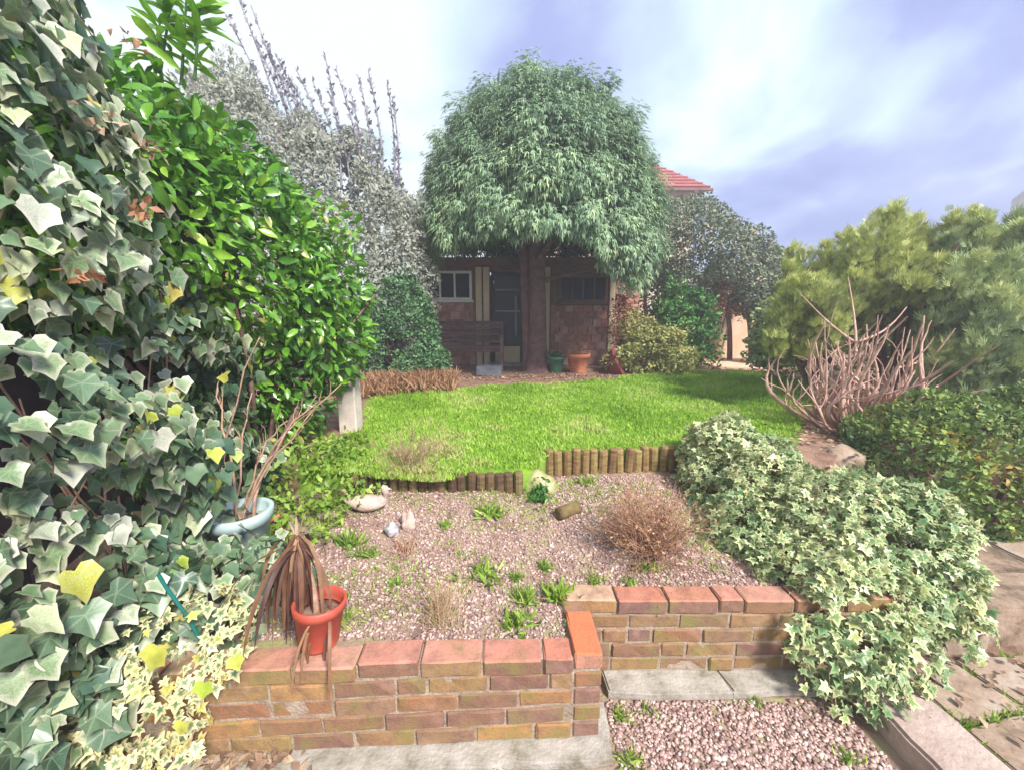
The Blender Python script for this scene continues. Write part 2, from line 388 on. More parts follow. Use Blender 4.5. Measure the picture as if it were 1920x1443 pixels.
T_STAR = tmpl_fan(_half + [(-x, y) for x, y in _half[-2:0:-1]], (0, 0.32), -0.08, -0.10)
def tmpl_ring(outline, veins, centre, curl, tipdrop):
    n = len(outline); V = [(*centre, 0.0)]; E = [0.0]; W = [1.0]
    for f in (0.5, 1.0):
        for (x, y), v in zip(outline, veins):
            X_, Y_ = centre[0] + (x - centre[0]) * f, centre[1] + (y - centre[1]) * f
            V.append((X_, Y_, curl * (abs(X_) * 2) ** 1.5 + tipdrop * max(0, Y_) ** 2 + (-0.012 if v else 0.018) * f)); E.append(f); W.append(v)
    F = [(0, 1 + i, 1 + (i + 1) % n) for i in range(n)]
    for i in range(n):
        a, b = 1 + i, 1 + (i + 1) % n
        F += [(a, a + n, b + n), (a, b + n, b)]
    return np.array(V), np.array(F), np.array(E), np.array(W)
_half = [(0.0, 0.10), (0.20, -0.04), (0.41, 0.04), (0.43, 0.22), (0.53, 0.45), (0.36, 0.56), (0.23, 0.68), (0.12, 0.85), (0.0, 1.0)]
_vein = [0, 0, 1, 0, 1, 0, 0, 0, 1]
T_IVY_HI = tmpl_ring(_half + [(-x, y) for x, y in _half[-2:0:-1]], _vein + _vein[-2:0:-1], (0, 0.30), 0.14, -0.16)
_half = [(0.0, 0.12), (0.20, -0.06), (0.42, -0.01), (0.30, 0.22), (0.56, 0.43), (0.24, 0.52), (0.16, 0.70), (0.0, 1.0)]
_vein = [0, 0, 1, 0, 1, 0, 0, 1]
T_STAR_HI = tmpl_ring(_half + [(-x, y) for x, y in _half[-2:0:-1]], _vein + _vein[-2:0:-1], (0, 0.30), -0.08, -0.12)
def tmpl_blade(ys, ws, fold=0.25, arc=-0.2):
    V, E, F = [], [], []
    for y, w in zip(ys, ws):
        z = arc * y * y
        V += [(-w, y, z + fold * w), (0, y, z), (w, y, z + fold * w)]; E += [1, 0, 1]
    for i in range(len(ys) - 1):
        a = 3 * i
        for q in ((a, a + 1, a + 4, a + 3), (a + 1, a + 2, a + 5, a + 4)):
            F += [(q[0], q[1], q[2]), (q[0], q[2], q[3])]
    return np.array(V, float), np.array(F), np.array(E, float)
T_LAUREL = tmpl_blade([0, 0.28, 0.6, 0.84, 1.0], [0.02, 0.19, 0.21, 0.11, 0.0], 0.35, -0.22)
T_STRAP = tmpl_blade([0, 0.25, 0.5, 0.75, 1.0], [0.03, 0.045, 0.045, 0.03, 0.004], 0.4, 0.0)
T_SMALL = (np.array([(0, 0, 0), (0.28, 0.5, 0.06), (0, 1, -0.08), (-0.28, 0.5, 0.06)]), np.array([(0, 1, 2), (0, 2, 3)]), np.array([0., 1, 0.5, 1]))
T_BLADE = (np.array([(-0.05, 0, 0), (0.05, 0, 0), (0.045, 0.5, -0.06), (-0.045, 0.5, -0.06), (0, 1, -0.28)]), np.array([(0, 1, 2), (0, 2, 3), (3, 2, 4)]), np.zeros(5))
def tmpl_spray(nf=4, w=0.10, droop=-0.35, spread=0.55):
    V, F = [(0, 0, 0)], []
    for i in range(nf):
        a = (i / (nf - 1) - 0.5) * 2 * spread
        L = 1.0 - 0.35 * abs(i / (nf - 1) - 0.5) * 2
        dx, dy = math.sin(a), math.cos(a); px, py = dy, -dx
        k = len(V)
        m = 0.55 * L
        V += [(dx * m + px * w, dy * m + py * w, droop * m * m), (dx * m - px * w, dy * m - py * w, droop * m * m), (dx * L, dy * L, droop * L * L)]
        F += [(0, k, k + 1), (k + 1, k, k + 2)]
    return np.array(V, float), np.array(F), np.zeros(len(V))
T_DROOP = tmpl_spray(3, 0.085, -0.6, 0.5)
T_PLUME = tmpl_spray(5, 0.042, 0.12, 0.55)

def norm(a):
    return a / (np.linalg.norm(a, axis=1, keepdims=True) + 1e-9)
def frames(A, N):
    A = norm(A); N = N - (N * A).sum(1, keepdims=True) * A; N = norm(N)
    return np.cross(A, N), A, N
def leaf_mass(name, T, P, A, N, S, rnd, mat, parent=None, kind='stuff', label=None, wid=None):
    V0, F0, E0 = T
    X, A, N = frames(A, N)
    n = len(P); k = len(V0); S = np.broadcast_to(S, (n,))
    W = np.ones(n) if wid is None else wid
    V = P[:, None] + S[:, None, None] * ((V0[None, :, 0:1] * W[:, None, None]) * X[:, None] + V0[None, :, 1:2] * A[:, None] + V0[None, :, 2:3] * N[:, None])
    F = (F0[None] + (np.arange(n) * k)[:, None, None]).reshape(-1, 3)
    me = np_mesh(name, V.reshape(-1, 3), F, {'rnd': np.repeat(rnd, k), 'edge': np.tile(E0, n)}, smooth=k > 5)
    o = mesh_obj(name, me, mat, parent)
    if kind: o['kind'] = kind
    if label: o['label'] = label
    return o
def leaf_plant(root, T, P, A, N, S, rnd, mat, nmax=300, Thi=None, mass='leaves', leaf='leaf', cell=16, variants=18):
    """the nmax leaves that show largest become objects of their own; the rest one mass"""
    S = np.broadcast_to(S, (len(P),)).copy()
    u, v, zc = project(P)
    inside = (u > -15) & (u < 1935) & (v > -15) & (v < 1458) & (zc > 0.25)
    key = (u // cell).astype(int) * 4000 + (v // cell).astype(int)
    order = np.argsort(zc)
    seen, pick = set(), []
    for i in order:
        if inside[i] and key[i] not in seen:
            seen.add(key[i]); pick.append(i)
    pick = sorted(pick, key=lambda i: -S[i] / zc[i])[:nmax]
    sel = np.zeros(len(P), bool); sel[pick] = True
    V0, F0, E0 = (Thi or T)[:3]; W0 = Thi[3] if Thi else np.zeros(len(V0))
    meshes = []
    q = np.quantile(rnd, (np.arange(variants) + 0.5) / variants)
    for j in range(variants):
        V = V0.copy(); V[:, :2] *= rng.uniform(0.88, 1.12, (1, 2)); V[:, 2] += rng.normal(0, 0.012, len(V)) + rng.normal(0, 0.12) * V[:, 0] + rng.normal(0, 0.16) * V[:, 0] * V[:, 1] + rng.normal(0, 0.12) * V[:, 1] ** 2; V[:, 0] += rng.normal(0, 0.08) * V[:, 1] ** 2
        me = np_mesh(leaf, V, F0, {'rnd': np.full(len(V), q[j]), 'edge': E0, 'vein': W0}, smooth=True); me.materials.append(mat); meshes.append(me)
    X, A_, N_ = frames(A, N)
    base = np.array(root.location)
    for i in pick:
        j = int(np.argmin(np.abs(q - rnd[i]))) if rng.random() < 0.7 else rng.integers(variants)
        o = bpy.data.objects.new(leaf, meshes[j]); C.objects.link(o); o.parent = root
        s = S[i]; p = P[i] - base
        o.matrix_local = Matrix(((X[i, 0] * s, A_[i, 0] * s, N_[i, 0] * s, p[0]), (X[i, 1] * s, A_[i, 1] * s, N_[i, 1] * s, p[1]), (X[i, 2] * s, A_[i, 2] * s, N_[i, 2] * s, p[2]), (0, 0, 0, 1)))
    rest = ~sel
    leaf_mass(mass, T, P[rest] - base, A[rest], N[rest], S[rest], rnd[rest], mat, root)
def sphere_dirs(n):
    return norm(rng.normal(0, 1, (n, 3)))
def blob_points(ells, n, lump=0.08, ls=3.0, seed=1, zmin=None):
    """points and normals on the outside of a union of ellipsoids (cx,cy,cz,rx,ry,rz), lumpy"""
    ells = np.array(ells, float)
    w = (ells[:, 3] * ells[:, 4] + ells[:, 3] * ells[:, 5] + ells[:, 4] * ells[:, 5]); w /= w.sum()
    idx = rng.choice(len(ells), n, p=w)
    D = sphere_dirs(n); E = ells[idx]
    P = E[:, :3] + D * E[:, 3:]
    Nn = norm(D / E[:, 3:])
    P = P + Nn * (vnoise(P, ls, seed) * lump)[:, None]
    keep = np.ones(n, bool)
    for e_ in range(len(ells)):
        q = ((P - ells[e_, :3]) / (ells[e_, 3:] * 0.93))
        keep &= ~(((q * q).sum(1) < 1) & (idx != e_))
    if zmin is not None: keep &= P[:, 2] > zmin
    return P[keep], Nn[keep]
def shrub(name, label, ells, n, mat, size, T=T_SMALL, lump=0.10, ls=3.0, seed=1, depth=0.18, zmin=None, stem=True, group=None, cat='shrub', up=0.25, stem_mat=None, crown='crown', jitter=0.7, hang=0.0, nj=0.6):
    ells = np.array(ells, float)
    root = empty(name, (ells[:, 0].mean(), ells[:, 1].mean(), (ells[:, 2] - ells[:, 5]).min() if zmin is None else zmin), 0, label, cat, group)
    b = np.array(root.location)
    P, N = blob_points(ells, n, lump, ls, seed, zmin)
    P = P - N * (rng.random(len(P)) ** 2 * depth)[:, None]
    m = len(P)
    A = norm(N * 0.5 + rng.normal(0, jitter, (m, 3)) + np.array([0, 0, up - hang]))
    Nn = norm(N + rng.normal(0, nj, (m, 3)) + np.array([0, 0, 0.4]))
    S = size * rng.uniform(0.6, 1.3, m)
    rnd = np.clip(0.45 + 0.35 * vnoise(P, ls * 2.0, seed + 5) + rng.normal(0, 0.2, m), 0, 1)
    o = leaf_mass(crown, T, P - b, A, Nn, S, rnd, mat, root, kind='stuff')
    if stem:
        cs = []
        for i in range(7):
            e_ = ells[i % len(ells)]
            tip = e_[:3] + sphere_dirs(1)[0] * e_[3:] * 0.75
            p0 = b + np.array([rng.normal(0, 0.05), rng.normal(0, 0.05), 0.0]); mid = (p0 + tip) / 2 + rng.normal(0, 0.08, 3)
            tt = np.linspace(0, 1, 6)[:, None]
            cs.append(((1 - tt) ** 2 * p0 + 2 * tt * (1 - tt) * mid + tt ** 2 * tip - b, np.linspace(0.022, 0.006, 6)))
        for c_ in cs: tubes('stem', [c_], stem_mat or BARK, root, 5)
    return root

# ================================================================== THE SETTING
LAWN_Z, BED_Z, WALL_Z, FOOT_Z = 0.655, 0.380, 0.405, 0.04
GROUNDM = noise_mat('ground_earth', [(0.3, (0.14, 0.10, 0.07)), (0.7, (0.25, 0.20, 0.15))], 1.5, bump=0.5, bscale=30)
g = mesh_obj('ground', np_mesh('ground', np.array([(-29, -3.5, -0.04), (41, -3.5, -0.04), (41, 27.5, -0.04), (-29, 27.5, -0.04)]), [(0, 1, 2, 3)]), GROUNDM)
tag(g, 'low earth ground under the whole garden', None, None, 'structure')

def front_edge(x):
    """line where the raised lawn begins"""
    x = np.asarray(x, float)
    return np.interp(x, [-12, -1.6, -1.1, 0.10, 0.26, 1.15, 1.6, 2.1, 2.45, 2.8, 14], [2.3, 2.34, 2.40, 2.44, 2.76, 2.86, 2.75, 2.5, 2.85, 3.0, 3.1])
def lawn_z(x, y):
    P = np.stack([x, y, x * 0], -1).reshape(-1, 3)
    return (LAWN_Z + 0.022 * vnoise(P, 0.8, 3) + 0.006 * vnoise(P, 4, 4)).reshape(np.shape(x))
LAWN_POLY = [(-1.35, 2.30), (-1.30, 3.4), (-1.75, 4.75), (-1.2, 5.0), (-0.5, 5.45), (0.3, 5.65), (0.9, 5.85), (1.8, 6.35), (3.1, 6.85), (3.9, 6.75), (4.4, 6.1), (3.6, 4.7), (2.75, 3.65), (2.25, 3.0), (1.7, 2.6), (1.1, 2.85), (0.3, 2.75), (0.1, 2.42)]
def in_poly(x, y, poly):
    x, y = np.asarray(x), np.asarray(y); r = np.zeros(np.shape(x), bool); n = len(poly)
    for i in range(n):
        (x1, y1), (x2, y2) = poly[i], poly[(i + 1) % n]
        c = ((y1 > y) != (y2 > y)) & (x < (x2 - x1) * (y - y1) / (y2 - y1 + 1e-12) + x1)
        r ^= c
    return r
xs = np.concatenate([np.linspace(-12, -2.2, 12), np.linspace(-2, 4.8, 170), np.linspace(5, 14, 12)])
ts = np.linspace(0, 1, 150) ** 2.2
XX, TT = np.meshgrid(xs, ts)
YY = front_edge(XX) + TT * 26
ZZ = lawn_z(XX, YY)
inp = in_poly(XX, YY, LAWN_POLY)
V = np.stack([XX, YY, ZZ], -1).reshape(-1, 3)
skirt = V[:len(xs)].copy(); skirt[:, 2] = -0.05
ny, nx = XX.shape
i, j = np.meshgrid(np.arange(ny - 1), np.arange(nx - 1), indexing='ij')
F = np.stack([i * nx + j, i * nx + j + 1, (i + 1) * nx + j + 1, (i + 1) * nx + j], -1).reshape(-1, 4)
b0 = len(V); jj = np.arange(nx - 1)
F = np.concatenate([F, np.stack([b0 + jj, b0 + jj + 1, jj + 1, jj], -1)])
V = np.concatenate([V, skirt])
att = np.concatenate([inp.ravel().astype(float), np.zeros(nx)])
m, n, l, b = new_mat('lawn_ground')
a = n.new('ShaderNodeAttribute'); a.attribute_name = 'turf'
tc = n.new('ShaderNodeTexCoord')
nz = n.new('ShaderNodeTexNoise'); nz.inputs['Scale'].default_value = 9; nz.inputs['Detail'].default_value = 6; l.new(tc.outputs['Object'], nz.inputs['Vector'])
r1 = ramp(n, [(0.3, (0.09, 0.20, 0.015)), (0.7, (0.19, 0.36, 0.02))]); l.new(nz.outputs['Fac'], r1.inputs[0])
r2 = ramp(n, [(0.3, (0.15, 0.075, 0.05)), (0.7, (0.33, 0.20, 0.14))]); l.new(nz.outputs['Fac'], r2.inputs[0])
mx = n.new('ShaderNodeMix'); mx.data_type = 'RGBA'; l.new(a.outputs['Fac'], mx.inputs[0]); l.new(r2.outputs[0], mx.inputs[6]); l.new(r1.outputs[0], mx.inputs[7])
l.new(mx.outputs[2], b.inputs['Base Color']); b.inputs['Roughness'].default_value = 0.95
bp = n.new('ShaderNodeBump'); bp.inputs['Strength'].default_value = 0.8; bp.inputs['Distance'].default_value = 0.02
n2 = n.new('ShaderNodeTexNoise'); n2.inputs['Scale'].default_value = 60; n2.inputs['Detail'].default_value = 4; l.new(tc.outputs['Object'], n2.inputs['Vector'])
l.new(n2.outputs['Fac'], bp.inputs['Height']); l.new(bp.outputs[0], b.inputs['Normal'])
lawn = mesh_obj('lawn', np_mesh('lawn', V, F, {'turf': att}, smooth=True), m)
tag(lawn, 'raised lawn terrace with bare earth round its edges', None, None, 'structure')

# grass blades
def grass_patch(nb, lo, hi, poly, ymin, ymax, h0, h1, w):
    x = rng.uniform(lo, hi, nb); y = ymin + (ymax - ymin) * rng.random(nb) ** 1.35
    k = in_poly(x + 0.08 * vnoise(np.stack([x, y, x * 0], -1), 3, 8), y + 0.08 * vnoise(np.stack([x, y, x * 0], -1), 3, 9), poly)
    x, y = x[k], y[k]
    P = np.stack([x, y, lawn_z(x, y) - 0.004], -1)
    return P
P = grass_patch(235000, -2, 4.6, LAWN_POLY, 2.3, 6.95, 0, 0, 0)
pn = vnoise(P, 1.6, 21); pn2 = vnoise(P, 5, 22)
P = P[rng.random(len(P)) < np.clip(0.85 + 0.25 * pn, 0.35, 1)]
nG = len(P); pn = vnoise(P, 1.6, 21); pn2 = vnoise(P, 5, 22)
A = np.stack([rng.normal(0, 0.42, nG), rng.normal(0, 0.42, nG), np.ones(nG)], -1)
S = rng.uniform(0.018, 0.042, nG) * (1 + 0.35 * pn2) * (1 + 0.10 * (P[:, 1] - 2.4))
pale = np.clip(1.2 - np.hypot(P[:, 0] + 0.5, (P[:, 1] - 2.9) * 1.2), 0, 1) * 0.35
leaf_mass('grass', T_BLADE, P, A, np.stack([rng.normal(0, 1, nG), rng.normal(0, 1, nG), np.full(nG, 0.2)], -1), S,
          np.clip(0.45 + 0.30 * pn + 0.20 * pn2 + pale + rng.normal(0, 0.16, nG), 0, 1), M_GRASS, None, 'stuff', 'bright green lawn grass on the raised terrace', wid=np.full(nG, 2.3))

# planting bed of pea shingle behind the low walls
def bed_z(x, y):
    P = np.stack([x, y, x * 0], -1).reshape(-1, 3)
    t = np.clip((y - 1.68) / 0.85, 0, 1)
    t2 = np.clip((y - 1.85) / 0.5, 0, 1) * np.clip((0.15 - x) / 0.25, 0, 1)
    return BED_Z + t * 0.11 + t2 * 0.065 + (0.012 * vnoise(P, 2.2, 31)).reshape(np.shape(x)) * np.clip(t * 4, 0, 1)
XX, YY = np.meshgrid(np.linspace(-2.6, 2.1, 120), np.linspace(1.33, 2.86, 60))
V = np.stack([XX, YY, bed_z(XX, YY)], -1).reshape(-1, 3)
ny, nx = XX.shape; i, j = np.meshgrid(np.arange(ny - 1), np.arange(nx - 1), indexing='ij')
F = np.stack([i * nx + j, i * nx + j + 1, (i + 1) * nx + j + 1, (i + 1) * nx + j], -1).reshape(-1, 4)
cut = V[F].mean(1); F = F[~((cut[:, 0] > 0.30) & (cut[:, 1] < 1.655))]
BEDM = noise_mat('bed_earth', [(0.3, (0.18, 0.115, 0.085)), (0.5, (0.30, 0.21, 0.16)), (0.62, (0.27, 0.25, 0.12)), (0.75, (0.22, 0.27, 0.07))], 5, bump=0.8, bscale=60)
tag(mesh_obj('garden_bed', np_mesh('garden_bed', V, F, smooth=True), BEDM), 'earth of the raised planting bed behind the brick walls', None, None, 'structure')

def pebble_mass(name, label, P, s0, s1, mat, flat=0.6, chips=False):
    ico = bmesh.new(); bmesh.ops.create_icosphere(ico, subdivisions=1, radius=1)
    V0 = np.array([v.co[:] for v in ico.verts]); F0 = np.array([[v.index for v in f.verts] for f in ico.faces]); ico.free()
    if chips:
        V0 = np.array([(1, 0, 0), (0, 1, 0), (-1, 0, 0), (0, -1, 0), (0.2, 0.1, 1), (0, 0, -1)], float); F0 = np.array([(0, 1, 4), (1, 2, 4), (2, 3, 4), (3, 0, 4), (1, 0, 5), (2, 1, 5), (3, 2, 5), (0, 3, 5)])
    n_ = len(P); k = len(V0)
    S = np.exp(rng.uniform(np.log(s0), np.log(s1), n_))
    sc = S[:, None] * np.stack([rng.uniform(0.7, 1.3, n_), rng.uniform(0.7, 1.3, n_), np.full(n_, flat)], -1)
    a = rng.uniform(0, 6.28, n_); ca, sa = np.cos(a), np.sin(a)
    Q = V0[None] * sc[:, None] * rng.uniform(0.75 if chips else 0.85, 1.25 if chips else 1.15, (n_, k, 1))
    Vx = Q[:, :, 0] * ca[:, None] - Q[:, :, 1] * sa[:, None]; Vy = Q[:, :, 0] * sa[:, None] + Q[:, :, 1] * ca[:, None]
    tl = rng.normal(0, 0.3, (n_, 1))
    V = np.stack([Vx, Vy, Q[:, :, 2] + Vx * tl], -1) + P[:, None]
    F = (F0[None] + (np.arange(n_) * k)[:, None, None]).reshape(-1, 3)
    o = mesh_obj(name, np_mesh(name, V.reshape(-1, 3), F, {'rnd': np.repeat(rng.random(n_), k)}), mat)
    return tag(o, label, None, None, 'stuff')
m, n, l, b = new_mat('pebble')
a = n.new('ShaderNodeAttribute'); a.attribute_name = 'rnd'
r1 = ramp(n, [(0.0, (0.18, 0.105, 0.10)), (0.3, (0.30, 0.18, 0.16)), (0.55, (0.43, 0.285, 0.26)), (0.85, (0.50, 0.37, 0.32)), (0.96, (0.60, 0.51, 0.47)), (1.0, (0.22, 0.17, 0.18))]); l.new(a.outputs['Fac'], r1.inputs[0])
l.new(r1.outputs[0], b.inputs['Base Color']); b.inputs['Roughness'].default_value = 0.8
PEB = m
x = rng.uniform(-1.15, 1.45, 36000); y = rng.uniform(1.375, 2.75, 36000)
dens = np.clip(1.15 - 0.35 * (y - 1.4) + 0.35 * vnoise(np.stack([x, y, x * 0], -1), 2.2, 41), 0.12, 1)
k = (rng.random(36000) < dens) & ~((x > 0.22) & (y < 1.672)) & (y < front_edge(x) - 0.03)
pebble_mass('gravel', 'pinkish pea gravel scattered over the raised bed', np.stack([x[k], y[k], bed_z(x[k], y[k]) + 0.002], -1), 0.0035, 0.012, PEB, chips=True)
x = rng.uniform(-0.9, 1.50, 15000); y = rng.uniform(0.92, 1.46, 15000)
k = ~((x < 0.40) & (y > 1.17)) & ~((x > 1.40 - 0.12 * (y - 1.3)) & (y > 0)) 
k &= rng.random(15000) < np.clip(0.9 + 0.5 * vnoise(np.stack([x, y, x * 0], -1), 2.5, 44), 0.3, 1)
pebble_mass('gravel', 'pinkish gravel in the sunken corner in front of the set back brick wall', np.stack([x[k], y[k], 0.004 + 0 * x[k]], -1), 0.0045, 0.011, PEB)
tag(mesh_obj('gravel_bed', np_mesh('gravel_bed', np.array([(-2.6, 0.0, 0.0), (1.5, 0.0, 0.0), (1.5, 1.60, 0.0), (-2.6, 1.60, 0.0)]), [(0, 1, 2, 3)]), BEDM), 'sunken earth strip under the gravel', None, None, 'structure')

# ------------------------------------------------------------------ brick walls
def brick_meshes(L, D, H, k=6):
    out = []
    for q in range(k):
        bm = bmesh.new(); bmesh.ops.create_cube(bm, size=1)
        for v in bm.verts: v.co = Vector((v.co.x * L, v.co.y * D, v.co.z * H))
        bmesh.ops.bevel(bm, geom=list(bm.edges), offset=0.0055, segments=1, affect='EDGES')
        longe = [e_ for e_ in bm.edges if abs(e_.verts[0].co.x - e_.verts[1].co.x) > L * 0.6]
        bmesh.ops.subdivide_edges(bm, edges=longe, cuts=2 if L > 0.15 else 1)
        for v in bm.verts:
            chip = 0.0028 * max(0, random.gauss(-0.4, 1)) if abs(v.co.y) > D * 0.4 and abs(v.co.z) > H * 0.35 else 0
            v.co += Vector((random.gauss(0, 0.0012), random.gauss(0, 0.0008) - math.copysign(chip, v.co.y), random.gauss(0, 0.0016) - math.copysign(chip * 0.6, v.co.z)))
        out.append(bm_mesh('brick', bm))
    return out
BR_FULL, BR_HALF, BR_CAP = brick_meshes(0.214, 0.102, 0.0645), brick_meshes(0.102, 0.102, 0.0645), brick_meshes(0.218, 0.104, 0.066)
def put_brick(parent, me, loc, rz, mat, tilt=0.0, name='brick'):
    key = mat.name
    m2 = bpy.data.meshes.get(me.name + '_' + key)
    if m2 is None:
        m2 = me.copy(); m2.name = me.name + '_' + key; m2.materials.clear(); m2.materials.append(mat)
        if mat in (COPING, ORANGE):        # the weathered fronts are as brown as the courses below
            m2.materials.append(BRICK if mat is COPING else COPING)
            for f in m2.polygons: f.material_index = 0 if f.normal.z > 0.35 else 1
    o = bpy.data.objects.new(name, m2); C.objects.link(o); o.parent = parent
    o.matrix_local = Matrix.Translation(loc) @ Matrix.Rotation(rz, 4, 'Z') @ Matrix.Rotation(random.gauss(0, tilt), 4, 'X') @ Matrix.Rotation(random.gauss(0, tilt), 4, 'Y')
    return o
COURSE = 0.0735
def brick_run(root, x0, x1, courses, offs, skip_top=False):
    """local frame: wall face at y=0, going +x, top at z = courses*COURSE"""
    for c in range(courses):
        z = (c + 0.5) * COURSE
        top = c == courses - 1
        x = x0 - offs[c % len(offs)]
        while x < x1 - 0.01:
            half = random.random() < (0.12 if not top else 0.08)
            Lb = 0.1125 if half else 0.225
            a_, b_ = max(x, x0), min(x + Lb, x1)
            if b_ - a_ > 0.05:
                full = (b_ - a_) > 0.16
                me = random.choice(BR_CAP if (top and full) else BR_FULL if full else BR_HALF)
                o = put_brick(root, me, (0.5 * (a_ + b_), 0.051 + random.gauss(0, 0.0025) - (0.003 if top else 0), z + (random.gauss(0, 0.004) if top else 0)), random.gauss(0, 0.012 if top else 0.004), COPING if top else BRICK, 0.012 if top else 0.004)
                w0 = 0.218 if full and top else 0.214 if full else 0.102
                o.scale.x = (b_ - a_ - 0.009) / w0
            x += Lb
# front wall: its face runs from (-2.2) to 0.335, slightly skewed
WY0, WSK = 1.268, 0.048
rzw = math.atan(WSK)
w1 = empty('brick_wall', (0.335, 1.281, FOOT_Z), rzw, 'low mossy brick wall with orange coping bricks beneath the red pot', 'brick wall', 'low garden walls')
random.seed(3)
brick_run(w1, -2.45, -0.105, 5, (0.05, 0.16, 0.0, 0.11, 0.02))
# the end: courses turned along the return, and the bright corner coping
for c in range(4):
    z = (c + 0.5) * COURSE
    if c % 2 == 0:
        put_brick(w1, random.choice(BR_HALF), (-0.052, 0.051, z), 0, BRICK, 0.004)
        put_brick(w1, random.choice(BR_FULL), (-0.051, 0.215, z), R(90), BRICK, 0.004)
    else:
        put_brick(w1, random.choice(BR_FULL), (-0.051, 0.107, z), R(90), BRICK, 0.004)
        put_brick(w1, random.choice(BR_HALF), (-0.052, 0.27, z), 0, BRICK, 0.004)
put_brick(w1, BR_CAP[0], (-0.050, 0.105, 4.5 * COURSE + 0.012), R(88), ORANGE, 0.01)
put_brick(w1, BR_HALF[1], (-0.052, 0.27, 4.5 * COURSE - 0.004), R(4), BRICK, 0.01)
box('mortar', MORTAR, (-2.45, 0.007, 0.0), (-0.006, 0.098, 4.78 * COURSE), w1, 0.002)
box('mortar', MORTAR, (-0.097, 0.0985, 0.0), (-0.0065, 0.325, 4.76 * COURSE), w1, 0.002)
f1 = empty('tmp'); bpy.data.objects.remove(f1)
def slab_poly(name, pts, z0, z1, mat, parent=None, bevel=0.007, jit=0.007):
    bm = bmesh.new()
    vs = []
    n_ = len(pts)
    for i_ in range(n_):
        p, q = Vector(pts[i_]), Vector(pts[(i_ + 1) % n_])
        k = max(1, int((q - p).length / 0.09))
        for t in range(k):
            r_ = p.lerp(q, t / k)
            vs.append(bm.verts.new((r_.x + random.gauss(0, jit), r_.y + random.gauss(0, jit), z1)))
    f = bm.faces.new(vs)
    if f.normal.z < 0: f.normal_flip()
    r_ = bmesh.ops.extrude_face_region(bm, geom=[f])
    for v in r_['geom']:
        if isinstance(v, bmesh.types.BMVert): v.co.z = z0
    bmesh.ops.recalc_face_normals(bm, faces=list(bm.faces))
    top = [e_ for e_ in bm.edges if all(abs(v.co.z - z1) < 1e-5 for v in e_.verts)]
    bmesh.ops.bevel(bm, geom=top, offset=bevel, segments=2, affect='EDGES')
    return mesh_obj(name, bm_mesh(name, bm), mat, parent)
fo = slab_poly('footing', [(-2.0 - 0.335, -0.10), (0.045, -0.075), (0.062, 0.155), (-0.11, 0.16), (-2.0 - 0.335, 0.13)], -0.035, 0.0, CONCRETE, w1)
# set back wall on the right
w2 = empty('brick_wall', (0.225, 1.565, FOOT_Z), R(0.3), 'set back low brick wall running under the trailing ivy mound', 'brick wall', 'low garden walls')
random.seed(9)
brick_run(w2, 0.012, 1.50, 5, (0.02, 0.13, 0.06, 0.17, 0.0))
box('mortar', MORTAR, (0.014, 0.007, 0.0), (1.50, 0.098, 4.78 * COURSE), w2, 0.002)
slab_poly('footing', [(0.19, -0.10), (0.72, -0.105), (0.70, 0.045), (0.18, 0.05)], -0.035, 0.0, CONCRETE, w2)
slab_poly('footing', [(0.727, -0.105), (1.20, -0.10), (1.23, 0.05), (0.707, 0.045)], -0.035, -0.002, CONCRETE, w2)

# kerb and paving on the right
kb = slab_poly('kerb', [(1.455, 1.53), (1.69, 1.56), (1.775, 0.75), (1.475, 0.75)], -0.03, 0.10, KERBM, None, 0.012, 0.006)
tag(kb, 'long weathered concrete kerb running towards the camera', None, None, 'structure')
pv = empty('pavement', (0, 0, 0)); tag(pv, 'sandy flagstone paving and steps at the edge of the garden', None, None, 'structure')
random.seed(5)
for q in ([(1.715, 1.58), (2.02, 1.60), (2.06, 1.36), (1.735, 1.30)], [(1.74, 1.285), (2.055, 1.345), (2.08, 1.0), (1.775, 0.95)], [(2.035, 1.60), (2.30, 1.612), (2.31, 1.39), (2.075, 1.375)], [(2.315, 1.612), (2.60, 1.62), (2.60, 1.40), (2.325, 1.39)],
          [(2.075, 1.36), (2.38, 1.375), (2.34, 0.99), (2.095, 1.0)], [(2.395, 1.375), (2.62, 1.385), (2.64, 0.98), (2.355, 0.99)], [(2.62, 1.62), (3.2, 1.62), (3.2, 1.2), (2.635, 1.2)], [(1.78, 0.935), (2.65, 0.965), (2.65, 0.6), (1.80, 0.6)]):
    slab_poly('slab', q, 0.02, 0.082 + random.uniform(-0.004, 0.004), FLAG, pv, 0.006, 0.005)
slab_poly('slab', [(1.80, 1.66), (2.22, 1.64), (2.24, 1.95), (1.80, 1.95)], 0.0, 0.185, FLAG, pv, 0.01, 0.005)
slab_poly('slab', [(2.24, 1.70), (2.95, 1.72), (2.95, 1.99), (2.25, 1.98)], 0.0, 0.25, FLAG, pv, 0.01, 0.005)
slab_poly('slab', [(2.255, 1.995), (2.95, 2.005), (2.95, 2.3), (2.26, 2.3)], 0.0, 0.245, FLAG, pv, 0.01, 0.005)
slab_poly('slab', [(2.965, 1.72), (3.6, 1.72), (3.6, 2.3), (2.965, 2.3)], 0.0, 0.25, FLAG, pv, 0.01, 0.005)
mesh_obj('bedding', np_mesh('bedding', np.array([(2.1, 2.2, 0.21), (9, 2.2, 0.21), (9, 3.3, 0.21), (2.1, 3.3, 0.21)]), [(0, 1, 2, 3)]), SOIL, pv)
mesh_obj('bedding', np_mesh('bedding', np.array([(1.69, 0.3, 0.045), (4, 0.3, 0.045), (4, 1.75, 0.045), (1.69, 1.75, 0.045)]), [(0, 1, 2, 3)]), SOIL, pv)

